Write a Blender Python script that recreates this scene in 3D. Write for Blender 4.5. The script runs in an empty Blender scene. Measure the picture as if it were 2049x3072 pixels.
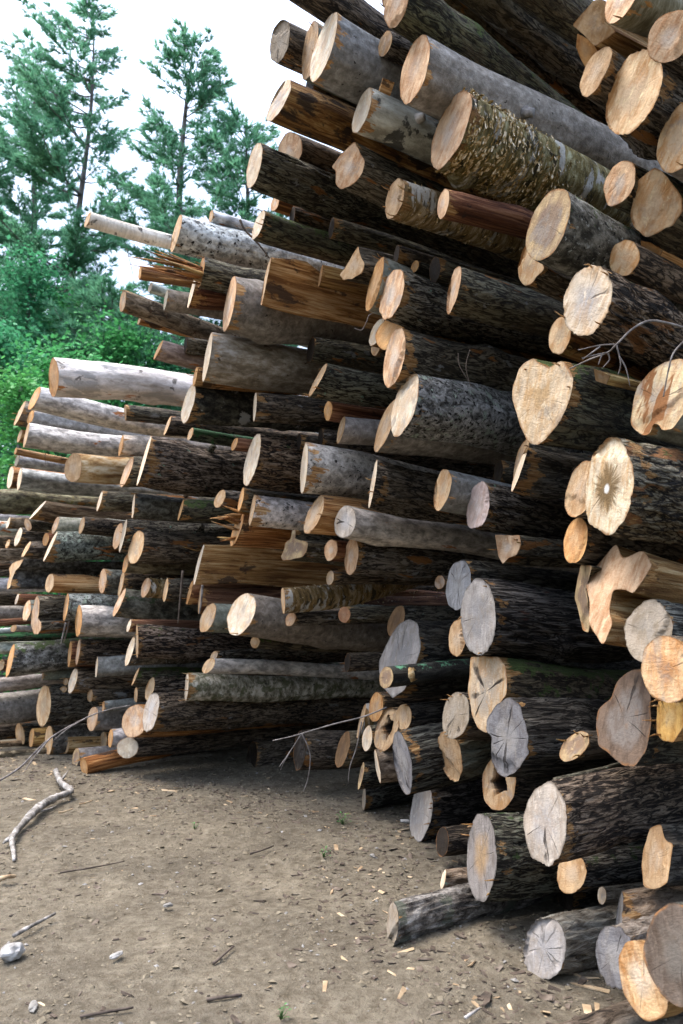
import bpy, bmesh, math, random
import numpy as np
from mathutils import Vector, Matrix, noise as mn
random.seed(7); RNG = np.random.default_rng(11)
SC = bpy.context.scene
COL = SC.collection
R_ = math.radians
# ---------------------------------------------------------------- camera
PITCH = R_(6.8); CAM = Vector((0, 0, 1.6)); F = 2352.0
cd = bpy.data.cameras.new('camera'); cam = bpy.data.objects.new('camera', cd); COL.objects.link(cam)
cd.lens = F / 3072 * 36; cd.sensor_width = 36; cd.clip_end = 2000; cd.clip_start = 0.05; cd.dof.use_dof = True; cd.dof.focus_distance = 4.6; cd.dof.aperture_fstop = 2.8
cam.location = CAM; cam.rotation_euler = (math.pi / 2 + PITCH, 0, 0)
SC.camera = cam
FWD = Vector((0, math.cos(PITCH), math.sin(PITCH))); UP = Vector((0, -math.sin(PITCH), math.cos(PITCH))); RT = Vector((1, 0, 0))
def ray(px, py): return FWD + RT * ((px - 1024.5) / F) - UP * ((py - 1536) / F)
def at(px, py, d): return CAM + ray(px, py) * d
def gp(px, py, z=0.0):
    r = ray(px, py); return CAM + r * ((z - CAM.z) / r.z)
# ---------------------------------------------------------------- helpers
def tag(o, label=None, cat=None, group=None, kind=None):
    if label: o['label'] = label
    if cat: o['category'] = cat
    if group: o['group'] = group
    if kind: o['kind'] = kind
    return o
def mesh_obj(name, V, Fc, mat=None, parent=None, smooth=True, mats=None, mi=None):
    me = bpy.data.meshes.new(name)
    V = np.asarray(V, dtype=np.float32)
    if isinstance(Fc, np.ndarray):
        n, k = Fc.shape
        me.vertices.add(len(V)); me.vertices.foreach_set('co', V.ravel())
        me.loops.add(n * k); me.loops.foreach_set('vertex_index', Fc.astype(np.int32).ravel())
        me.polygons.add(n)
        me.polygons.foreach_set('loop_start', np.arange(0, n * k, k, dtype=np.int32))
        me.update(calc_edges=True); me.validate()
    else:
        me.from_pydata([tuple(map(float, v)) for v in V], [], [tuple(map(int, f)) for f in Fc]); me.update()
    if smooth: me.polygons.foreach_set('use_smooth', [True] * len(me.polygons))
    o = bpy.data.objects.new(name, me); COL.objects.link(o)
    if mat: me.materials.append(mat)
    if parent: o.parent = parent
    return o
class NT:
    def __init__(s, name):
        s.m = bpy.data.materials.new(name); s.m.use_nodes = True; s.t = s.m.node_tree
        s.t.nodes.clear(); s.out = s.n('ShaderNodeOutputMaterial')
    def n(s, typ, **kw):
        nd = s.t.nodes.new(typ)
        for k, v in kw.items():
            if k in nd.inputs: nd.inputs[k].default_value = v
            else: setattr(nd, k, v)
        return nd
    def l(s, a, b): s.t.links.new(a, b)
    def val(s, x, sock):
        if isinstance(x, (int, float)): sock.default_value = x
        elif isinstance(x, tuple): sock.default_value = (*x, 1) if len(x) == 3 and sock.type == 'RGBA' else x
        else: s.l(x, sock)
    def math(s, op, a, b=0.0, c=None, clamp=False):
        nd = s.n('ShaderNodeMath', operation=op); nd.use_clamp = clamp
        s.val(a, nd.inputs[0]); s.val(b, nd.inputs[1])
        if c is not None: s.val(c, nd.inputs[2])
        return nd.outputs[0]
    def step(s, x, lo, hi):
        nd = s.n('ShaderNodeMapRange'); nd.interpolation_type = 'SMOOTHSTEP'; s.val(x, nd.inputs[0])
        nd.inputs[1].default_value = lo; nd.inputs[2].default_value = hi; return nd.outputs[0]
    def mix(s, f, a, b, mode='MIX'):
        nd = s.n('ShaderNodeMix', data_type='RGBA', blend_type=mode); s.val(f, nd.inputs[0]); s.val(a, nd.inputs[6]); s.val(b, nd.inputs[7]); return nd.outputs[2]
    def noise(s, vec, scale, detail=4, rough=0.55, dist=0.0):
        nd = s.n('ShaderNodeTexNoise'); nd.inputs['Scale'].default_value = scale; nd.inputs['Detail'].default_value = detail
        nd.inputs['Roughness'].default_value = rough; nd.inputs['Distortion'].default_value = dist
        if vec is not None: s.l(vec, nd.inputs['Vector'])
        return nd.outputs[0]
    def ramp(s, f, stops):
        nd = s.n('ShaderNodeValToRGB'); e = nd.color_ramp.elements
        while len(e) < len(stops): e.new(0.5)
        for el, (p, c) in zip(e, stops): el.position = p; el.color = (*c, 1)
        s.l(f, nd.inputs[0]); return nd.outputs[0]
    def objco(s, rnd=True):
        tc = s.n('ShaderNodeTexCoord'); co = tc.outputs['Object']
        if rnd:
            oi = s.n('ShaderNodeObjectInfo'); s.rnd = oi.outputs['Random']
            ad = s.n('ShaderNodeVectorMath', operation='ADD'); s.l(co, ad.inputs[0])
            m = s.math('MULTIPLY', s.rnd, 37.0); s.l(m, ad.inputs[1]); co = ad.outputs[0]
        return co
    def scale(s, co, v):
        nd = s.n('ShaderNodeVectorMath', operation='MULTIPLY'); s.l(co, nd.inputs[0]); nd.inputs[1].default_value = v; return nd.outputs[0]
    def finish(s, col, rough=0.85, bump=None, bs=0.4, bd=0.01, spec=0.25, trans=None):
        p = s.n('ShaderNodeBsdfPrincipled'); s.val(col, p.inputs['Base Color']); s.val(rough, p.inputs['Roughness'])
        p.inputs['Specular IOR Level'].default_value = spec
        if bump is not None:
            b = s.n('ShaderNodeBump'); b.inputs['Strength'].default_value = bs; b.inputs['Distance'].default_value = bd
            s.l(bump, b.inputs['Height']); s.l(b.outputs[0], p.inputs['Normal'])
        sh = p.outputs[0]
        if trans:
            t = s.n('ShaderNodeBsdfTranslucent'); s.val(trans[0], t.inputs[0]); mx = s.n('ShaderNodeMixShader'); mx.inputs[0].default_value = trans[1]
            s.l(sh, mx.inputs[1]); s.l(t.outputs[0], mx.inputs[2]); sh = mx.outputs[0]
        s.l(sh, s.out.inputs['Surface']); return s.m
# ---------------------------------------------------------------- bark materials
# cols dark/mid/light, along & around = grain scale, patches (colour, scale, threshold), speckle (colour, scale, threshold), moss (colour, amount), bump
def bark(name, cols, along=7, around=30, patch=None, patch2=None, speck=None, moss=None, dirt=0, bs=0.6, pos=(0.40, 0.5, 0.62), rough=0.85, warm=None):
    t = NT('bark_' + name); co = t.objco(); st = t.scale(co, (along, around, around))
    n1 = t.noise(st, 1.0, 8, 0.70, 0.9 if around >= 20 else .25)
    plate = along >= 2.5 and around >= 28
    if plate:                                                        # furrows between bark plates
        rd = t.noise(t.scale(co, (along * .62, around * .8, around * .8)), 1.0, 2, .5, 1.2); rd = t.math('ABSOLUTE', t.math('SUBTRACT', rd, .5))
        rd2 = t.noise(t.scale(co, (along * 1.5, around * 1.7, around * 1.7)), 1.0, 2, .5, .8); rd2 = t.math('ABSOLUTE', t.math('SUBTRACT', rd2, .5))
        pl = t.math('ADD', t.step(rd, .0, .09), t.math('MULTIPLY', t.step(rd2, .0, .07), .45)); n1 = t.math('ADD', t.math('MULTIPLY', n1, .75), t.math('MULTIPLY_ADD', pl, .20, -.09))
    c = t.ramp(n1, list(zip(pos, cols)))
    h = t.math('MULTIPLY', n1, 1.6)
    v = t.math('MULTIPLY_ADD', t.rnd, 0.5, 0.75)
    big = t.noise(t.scale(co, (1.5, 4, 4)), 1.0, 3)
    c = t.mix(1.0, c, t.ramp(big, [(0.3, (.62, .60, .58)), (0.7, (1.25, 1.25, 1.25))]), 'MULTIPLY')
    cc = t.n('ShaderNodeCombineColor'); [t.l(v, cc.inputs[i]) for i in range(3)]
    c = t.mix(0.7, c, cc.outputs[0], 'MULTIPLY')
    tint = t.ramp(t.math('FRACT', t.math('MULTIPLY', t.rnd, 7.31)), [(.0, (1.22, 1.0, .76)), (.3, (1.0, .98, .92)), (.55, (.88, 1.02, .80)), (.8, (1.0, 1.02, 1.06)), (1., (1.15, .96, .80))])
    c = t.mix(.8, c, tint, 'MULTIPLY')
    if dirt:
        w = t.step(t.noise(t.scale(co, (.7, 1, 1)), 4.5, 6, .75), .44, .72); c = t.mix(t.math('MULTIPLY', w, .5), c, t.mix(n1, (.06, .046, .028), (.26, .20, .125)))
    if warm:
        w = t.step(t.noise(t.scale(co, (2.5, 9, 9)), 1.0, 5, 0.6), warm[1], warm[1] + 0.04)
        c = t.mix(w, c, t.mix(n1, tuple(x * .45 for x in warm[0]), tuple(x * 1.4 for x in warm[0])))
    for p in (patch, patch2):
        if p:
            m = t.step(t.noise(t.scale(co, p[3] if len(p) > 3 else (1, 1, 1)), p[1], 5, 0.65, 0.3), p[2], p[2] + 0.05)
            m = t.math('MULTIPLY', m, 0.85); c = t.mix(m, c, p[0])
    if speck:
        m = t.step(t.noise(t.scale(co, speck[3] if len(speck) > 3 else (1, 1, 1)), speck[1], 3, 0.6), speck[2], speck[2] + 0.06)
        c = t.mix(m, c, speck[0]); h = t.math('MULTIPLY_ADD', m, -0.25, h)
    if moss:
        g = t.n('ShaderNodeNewGeometry'); sp = t.n('ShaderNodeSeparateXYZ'); t.l(g.outputs['Normal'], sp.inputs[0])
        m = t.math('MULTIPLY_ADD', sp.outputs[2], 0.16, t.noise(co, 11, 5, 0.7))
        m = t.step(m, moss[1], moss[1] + 0.07); fine = t.noise(co, 90, 3)
        c = t.mix(t.math('MULTIPLY', m, 0.9), c, t.mix(fine, tuple(x * .3 for x in moss[0]), tuple(x * 1.6 for x in moss[0])))
    tc = t.n('ShaderNodeTexCoord'); sx = t.n('ShaderNodeSeparateXYZ'); t.l(tc.outputs['Object'], sx.inputs[0])
    en = t.math('SUBTRACT', t.noise(t.scale(co, (.35, 1, 1)), 15, 5, .7), t.math('MULTIPLY', t.math('ABSOLUTE', t.math('ADD', sx.outputs[0], .02)), 1.9))
    en = t.math('SUBTRACT', en, t.math('MULTIPLY', t.math('FRACT', t.math('MULTIPLY', t.rnd, 13.7)), .15)); em = t.step(en, .41, .445); fib = t.noise(t.scale(co, (6, 90, 90)), 1.0, 4, .6)
    c = t.mix(t.math('MULTIPLY', em, .92), c, t.ramp(fib, [(.3, (.13, .055, .016)), (.5, (.34, .18, .062)), (.7, (.55, .38, .19))])); h = t.math('MULTIPLY_ADD', em, -.35, h)
    h = t.math('MULTIPLY_ADD', t.noise(t.scale(co, (1, 3, 3)), 55, 4, 0.6), 0.5, h)
    return t.finish(c, rough, h, min(1, bs * 1.3), 0.045, 0.22)
LICH = (.34, .42, .34); MINT = (.24, .45, .33)
_B = {}
def B(*a, **k): _B[a[0]] = (a, k)
B('dark', [(.018, .014, .010), (.092, .074, .055), (.21, .18, .145)], dirt=1, patch=(LICH, 13, .69), patch2=((.25, .245, .23), 9, .62, (.5, 1, 1)), warm=((.26, .11, .03), .61))  # patch2 paints silvery ridge-top highlights into the colour
B('mossy', [(.015, .013, .009), (.07, .061, .042), (.16, .148, .105)], dirt=1, moss=((.07, .105, .028), .56), patch=(LICH, 16, .68), warm=((.16, .07, .02), .70))
B('mossg', [(.01, .012, .008), (.05, .06, .04), (.13, .14, .1)], moss=((.04, .13, .05), .46))
B('furrow', [(.018, .014, .011), (.125, .104, .082), (.30, .272, .24)], along=8, around=34, patch=(MINT, 12, .66), warm=((.24, .11, .04), .64), bs=1)
B('furrow2', [(.016, .013, .010), (.105, .086, .068), (.26, .228, .19)], dirt=1, along=8, around=34, patch=(MINT, 15, .70), patch2=((.27, .26, .245), 10, .63, (.5, 1, 1)), warm=((.27, .12, .035), .62), bs=1)  # silvery patch2 here too stands for highlights on the ridges
B('furrow3', [(.012, .009, .007), (.12, .085, .058), (.36, .31, .26)], along=8, around=30, moss=((.06, .09, .02), .69), warm=((.26, .12, .045), .60), bs=1)
B('grey', [(.085, .08, .074), (.19, .185, .178), (.36, .36, .36)], along=18, around=19, speck=((.02, .018, .016), 26, .66), patch=((.05, .046, .04), 6, .64), warm=((.28, .13, .05), .72), bs=.3, pos=(.3, .5, .72))
B('greydark', [(.03, .028, .025), (.085, .08, .074), (.2, .2, .195)], along=14, around=19, speck=((.01, .01, .01), 24, .62), patch=(LICH, 18, .68), bs=.5)
B('greymoss', [(.03, .03, .026), (.1, .1, .09), (.26, .265, .25)], along=12, around=18, moss=((.055, .085, .025), .60), speck=((.012, .012, .01), 30, .6), patch=((.36, .38, .36), 34, .60), bs=.5)
B('greytan', [(.13, .105, .075), (.22, .185, .14), (.34, .315, .28)], along=8, around=18, speck=((.05, .035, .022), 14, .66, (.6, 1, 1)), bs=.25)
B('greypink', [(.15, .12, .11), (.27, .23, .215), (.4, .36, .35)], along=8, around=19, warm=((.38, .14, .035), .60), bs=.3)
B('smooth', [(.14, .12, .07), (.21, .19, .125), (.33, .315, .25)], along=40, around=12, warm=((.32, .15, .035), .66), bs=.25)
B('pale', [(.2, .2, .2), (.38, .38, .385), (.62, .62, .63)], along=10, around=19, speck=((.05, .045, .04), 20, .70), warm=((.33, .13, .045), .64), bs=.3)
B('pale2', [(.22, .22, .22), (.42, .425, .43), (.66, .67, .69)], along=16, around=19, speck=((.008, .007, .007), 30, .60), patch=((.018, .015, .012), 7, .62), bs=.4)
B('palegreen', [(.2, .22, .18), (.33, .36, .30), (.48, .5, .44)], along=16, around=19, speck=((.06, .06, .05), 26, .68), bs=.3)
B('white', [(.30, .285, .26), (.52, .51, .49), (.74, .74, .74)], along=8, around=19, speck=((.2, .17, .14), 18, .70, (.5, 1, 1)), patch=((.05, .042, .034), 6, .62), patch2=((.30, .29, .275), 5, .54, (.4, 1, 1)), warm=((.4, .17, .06), .64), bs=.3, pos=(.26, .42, .6))
B('lichen', [(.05, .05, .046), (.19, .195, .185), (.42, .43, .42)], along=16, around=20, speck=((.012, .012, .011), 40, .57), patch=(LICH, 17, .58), bs=.7)
B('patchy', [(.25, .23, .2), (.42, .4, .36), (.62, .61, .58)], along=4, around=9, patch=((.016, .015, .014), 5, .55), warm=((.38, .2, .07), .68), bs=.4)
B('blotch', [(.01, .009, .008), (.05, .045, .036), (.16, .15, .12)], along=12, around=18, patch=((.40, .40, .38), 7, .58), moss=((.09, .09, .02), .68), bs=.8)
B('ybirch', [(.04, .03, .012), (.27, .19, .075), (.66, .59, .45)], along=22, around=7, patch2=((.62, .60, .54), 3.2, .55, (2.2, .8, .8)), patch=((.028, .026, .014), 9, .56, (1.6, .8, .8)), speck=((.72, .66, .52), 26, .66, (3, 1, 1)), bs=1, pos=(.32, .5, .7))
B('wbirch', [(.42, .39, .34), (.66, .63, .57), (.84, .82, .77)], along=26, around=5, patch=((.018, .014, .01), 6, .58), speck=((.03, .025, .02), 20, .64, (2.4, .7, .7)), bs=.4, pos=(.25, .42, .62))
B('lbirch', [(.10, .1, .07), (.30, .30, .25), (.60, .61, .58)], along=15, around=10, patch=((.10, .105, .05), 11, .53), speck=((.03, .03, .025), 30, .62), warm=((.34, .18, .04), .70), bs=.6)
B('old', [(.013, .011, .010), (.064, .055, .048), (.175, .16, .145)], dirt=1, along=6, around=34, patch=((.16, .15, .14), 10, .70), bs=.9)
B('oldf', [(.012, .010, .009), (.07, .058, .05), (.235, .215, .195)], along=7, around=36, patch=(MINT, 15, .72), bs=1)
B('stringy', [(.012, .010, .009), (.078, .068, .061), (.25, .237, .225)], along=2.6, around=40, patch=(MINT, 10, .72), warm=((.10, .045, .03), .66), bs=1)
B('barkgrey', [(.015, .012, .01), (.12, .10, .085), (.34, .315, .29)], along=7, around=36, moss=((.05, .085, .025), .68), warm=((.16, .075, .03), .68), bs=1)
B('ridgelight', [(.018, .014, .011), (.19, .155, .125), (.46, .42, .375)], along=7, around=26, patch=(MINT, 12, .68), bs=1, pos=(.36, .47, .66))
B('ridged', [(.04, .042, .036), (.12, .125, .11), (.28, .3, .28)], along=9, around=14, moss=((.06, .10, .045), .62), warm=((.2, .10, .04), .72), bs=1)
B('crust', [(.035, .03, .027), (.17, .16, .15), (.44, .43, .42)], along=10, around=16, patch=((.10, .11, .08), 6, .56), speck=((.03, .02, .014), 18, .66), bs=1)
B('tan', [(.06, .045, .03), (.22, .17, .115), (.44, .37, .28)], along=8, around=20, speck=((.10, .05, .025), 20, .62), bs=.8)
B('tanmoss', [(.05, .04, .028), (.17, .145, .09), (.34, .31, .22)], along=7, around=16, patch=((.20, .17, .045), 7, .62), warm=((.30, .14, .03), .66), bs=.7)
B('brown', [(.03, .018, .01), (.12, .07, .036), (.28, .2, .13)], along=3, around=24, warm=((.26, .10, .03), .62), bs=.7)
B('wet', [(.006, .006, .006), (.022, .02, .018), (.08, .074, .074)], along=5, around=20, moss=((.16, .42, .24), .66), bs=.6, rough=.5)
def wood(name, cols, along=1.6, around=34, bs=.5, dark=None):
    return B(name, cols, along=along, around=around, bs=bs, patch=dark)
wood('split', [(.09, .035, .012), (.27, .12, .038), (.50, .30, .14)], dark=((.02, .014, .01), 6, .55, (.5, 1, 1)))
wood('splitw', [(.17, .075, .024), (.40, .215, .08), (.60, .42, .235)], dark=((.05, .03, .02), 7, .58, (.5, 1, 1)))
wood('honey', [(.20, .10, .04), (.46, .29, .13), (.68, .56, .40)], along=4, around=14)
wood('red', [(.05, .018, .01), (.15, .06, .03), (.32, .17, .10)], dark=((.02, .012, .01), 6, .66))
_BM = {}
def bark_mat(k):
    if k not in _BM: _BM[k] = bark(*_B[k][0], **_B[k][1])
    return _BM[k]
# ---------------------------------------------------------------- cut-end material
# sapwood, streak, heart (colour, radius, soft), rim, crack amount, saw amount
FACES = {
 'c': ((.76, .55, .33), (.56, .30, .12), ((.66, .50, .33), .45, .3), .10, .1),
 'w': ((.80, .68, .52), (.68, .49, .30), ((.74, .62, .48), .4, .3), .08, .05),
 'o': ((.66, .38, .16), (.44, .20, .065), ((.66, .44, .24), .5, .3), .08, .1),
 'p': ((.69, .48, .30), (.48, .26, .13), ((.74, .62, .50), .34, .2), .10, .1),
 't': ((.54, .38, .22), (.38, .22, .10), ((.60, .47, .33), .42, .25), .14, .1),
 'r': ((.36, .19, .10), (.26, .12, .06), ((.40, .24, .14), .4, .3), .1, .1),
 'b': ((.50, .37, .20), (.30, .20, .12), ((.27, .19, .14), .62, .12), .2, .15),
 'g': ((.26, .24, .19), (.18, .15, .10), ((.28, .25, .2), .4, .3), .2, .1),
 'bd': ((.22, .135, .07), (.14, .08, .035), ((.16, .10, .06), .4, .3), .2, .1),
 'y': ((.36, .335, .31), (.25, .225, .20), ((.30, .29, .285), .55, .2), .4, .1),
 'y2': ((.22, .225, .235), (.14, .14, .145), ((.26, .265, .27), .5, .3), .7, .1),
 'y3': ((.20, .195, .20), (.13, .12, .12), ((.35, .335, .32), .50, .08), .8, .1),
 'yo': ((.32, .29, .265), (.20, .175, .16), ((.56, .36, .17), .42, .2), .5, .1),
 'grt': ((.37, .31, .235), (.26, .205, .14), ((.42, .37, .3), .4, .3), .6, .15),
 'gp': ((.50, .40, .355), (.36, .26, .22), ((.60, .53, .48), .4, .3), .3, .1),
 'grc': ((.66, .55, .41), (.52, .36, .21), ((.44, .43, .42), .5, .35), .4, .1),
 'grc2': ((.52, .46, .385), (.38, .31, .24), ((.56, .54, .52), .5, .3), .9, .1),
 'heart': ((.70, .55, .37), (.58, .38, .19), ((.60, .40, .20), .26, .06), .25, .05),
 'stain': ((.60, .48, .29), (.36, .19, .08), ((.48, .41, .31), .42, .25), .4, .15),
 'star': ((.80, .68, .50), (.62, .40, .19), ((.38, .25, .11), .42, .32), .3, .15),
 'radial': ((.74, .50, .28), (.62, .31, .12), ((.60, .27, .09), .34, .3), .25, .05),
 'ring': ((.48, .42, .33), (.36, .30, .22), ((.70, .62, .48), .36, .08), .3, .05),
 'crack': ((.50, .39, .26), (.42, .24, .09), ((.34, .31, .26), .6, .4), 1.5, .1),
 'oldb': ((.22, .155, .11), (.12, .08, .055), ((.34, .30, .265), .62, .15), .8, .1),
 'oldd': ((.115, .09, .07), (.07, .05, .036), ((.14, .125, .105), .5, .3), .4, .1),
 'kk': ((.035, .026, .018), (.022, .015, .01), ((.03, .024, .02), .4, .3), .2, .1),  # near-black end of the filler logs: deep gap shade put into the colour
 'hon': ((.62, .38, .12), (.44, .22, .05), ((.66, .46, .2), .4, .3), .3, .1),
 'fo': ((.66, .45, .24), (.46, .23, .085), ((.78, .66, .50), .42, .25), .4, .2),
}
_FM = {}
def face_mat(k):
    if k in _FM: return _FM[k]
    sap, streak, (heart, hr, hs), crk, saw = FACES[k]
    t = NT('cut_' + k); co0 = t.n('ShaderNodeTexCoord').outputs['Object']; co = t.objco()
    rr = t.n('ShaderNodeAttribute', attribute_name='rr').outputs['Fac']
    sp = t.n('ShaderNodeSeparateXYZ'); t.l(co0, sp.inputs[0])
    y, z = sp.outputs[1], sp.outputs[2]
    ang = t.math('ARCTAN2', z, y)
    nb = t.noise(co, 9, 4, .6); nf = t.noise(co, 55, 5, .65)
    st = t.noise(t.scale(co, (5, 6, 30)), 1.0, 6, .6, .5)
    c = t.mix(t.math('MULTIPLY', t.step(st, .42, .64), .95), sap, streak)
    c = t.mix(t.math('MULTIPLY', t.step(nb, .46, .66), .8), c, tuple(min(x * 1.25, .95) for x in sap))
    r2 = t.math('MULTIPLY_ADD', nb, .5, t.math('SUBTRACT', rr, .25))
    hm = t.math('SUBTRACT', 1.0, t.step(r2, hr - hs, hr + hs)); c = t.mix(t.math('MULTIPLY', hm, .85), c, t.mix(st, tuple(x * .8 for x in heart), heart))
    dk = t.step(t.noise(t.scale(co, (3, 3, 7)), 2.2, 5, .7, .8), .52, .66); c = t.mix(t.math('MULTIPLY', dk, .32), c, tuple(x * .62 for x in streak))
    lt = t.step(t.noise(t.scale(co, (3, 4, 9)), 3.1, 5, .7, .6), .56, .66); c = t.mix(t.math('MULTIPLY', lt, .75), c, tuple(min(.95, x * 1.4) for x in sap))
    gw = t.math('MULTIPLY', t.step(t.noise(t.scale(co, (3, 4, 6)), 1.7, 5, .65, .5), .50, .64), t.step(t.math('FRACT', t.math('MULTIPLY', t.rnd, 5.3)), .3, .8)); c = t.mix(t.math('MULTIPLY', gw, .6), c, (.30, .275, .245))
    wd = t.step(t.noise(t.scale(co, (3, 5, 8)), 1.5, 4, .7, .6), .50, .60); c = t.mix(t.math('MULTIPLY', wd, .38), c, tuple(x * q for x, q in zip(streak, (1.05, .95, .8))))
    # growth rings, radial grain, checks
    rad = t.math('SQRT', t.math('ADD', t.math('MULTIPLY', y, y), t.math('MULTIPLY', z, z)))
    ring = t.math('SINE', t.math('MULTIPLY_ADD', nb, 9.0, t.math('MULTIPLY', rad, 380.0)))
    cv = t.n('ShaderNodeCombineXYZ'); t.l(t.math('MULTIPLY', ang, 5.0), cv.inputs[0]); t.l(t.math('MULTIPLY', rr, 1.3), cv.inputs[1]); t.l(t.math('MULTIPLY', t.rnd, 50.), cv.inputs[2])
    rn = t.noise(cv.outputs[0], 1.6, 5, .7)
    c = t.mix(t.math('MULTIPLY', t.step(ring, -.2, 1.0), .07), c, tuple(x * .45 for x in streak))
    c = t.mix(t.math('MULTIPLY', t.step(rn, .5, .72), .35 if k in ('radial', 'star', 'heart', 'fo') else .18), c, streak)
    cv2 = t.n('ShaderNodeCombineXYZ'); t.l(t.math('MULTIPLY', ang, .42), cv2.inputs[0]); t.l(t.math('MULTIPLY', t.rnd, 90.), cv2.inputs[1])
    cn = t.noise(cv2.outputs[0], 1.5, 1, .5, 0); cw = t.noise(co, 16, 2)
    ck = t.math('ABSOLUTE', t.math('SUBTRACT', t.math('MULTIPLY_ADD', cw, .035, cn), .52))
    ckm = t.math('SUBTRACT', 1.0, t.step(ck, .002, .007 if crk < 1.2 else .018))
    ckm = t.math('MULTIPLY', ckm, t.math('MULTIPLY', t.step(rr, .02, .2), t.math('SUBTRACT', 1.0, t.step(rr, .7, .95))))
    ckm = t.math('MULTIPLY', ckm, min(1, crk)); c = t.mix(ckm, c, (.03, .024, .02))
    if k == 'stain':
        c = t.mix(t.step(t.noise(t.scale(co, (3, 3, 9)), 1.2, 3), .52, .56), c, (.27, .12, .045))
    if k == 'star':
        c = t.mix(t.math('MULTIPLY', t.step(t.math('MULTIPLY_ADD', rn, .9, t.math('MULTIPLY', rr, -.75)), .06, .22), .8), c, (.16, .10, .04))
        c = t.mix(t.math('SUBTRACT', 1.0, t.step(rr, .06, .13)), c, (.84, .82, .76))
    # saw marks
    sw = t.noise(t.scale(co, (4, 60, 22)), 1.0, 3, .6, 1.5)
    c = t.mix(t.math('MULTIPLY', t.step(sw, .52, .66), .05 + saw * .55), c, tuple(x * .5 for x in streak))
    c = t.mix(t.math('MULTIPLY', t.step(t.noise(co, 24, 4), .62, .72), .22), c, tuple(x * .55 for x in streak))
    # inner bark rim
    rj = t.math('MULTIPLY_ADD', t.math('SUBTRACT', nf, .5), .07, rr)
    rk = t.step(t.noise(co, 13, 4, .7), .42, .60)
    c = t.mix(t.math('MULTIPLY', t.step(rj, .92, .985), t.math('MULTIPLY_ADD', rk, .75, .1)), c, tuple(x * .5 for x in streak) if k[0] in 'yg' else (.30, .14, .05))
    c = t.mix(t.math('MULTIPLY', t.step(rj, .985, 1.0), t.math('MULTIPLY_ADD', rk, -.8, .85)), c, (.05, .036, .025))
    c = t.mix(t.step(rr, 1.2, 1.6), c, (.022, .016, .011))  # hollow bore: dark rotten wood, with the shade of the hole painted in
    v = t.math('MULTIPLY_ADD', t.rnd, .26, .50); cc = t.n('ShaderNodeCombineColor'); [t.l(v, cc.inputs[i]) for i in range(3)]
    c = t.mix(1.0, c, cc.outputs[0], 'MULTIPLY')
    h = t.math('MULTIPLY_ADD', sw, .6, t.math('MULTIPLY_ADD', ckm, -2.0, t.math('MULTIPLY_ADD', st, 1.0, t.math('MULTIPLY', nf, .5))))
    _FM[k] = t.finish(c, .85, h, .7, .008, .15); return _FM[k]
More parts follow.
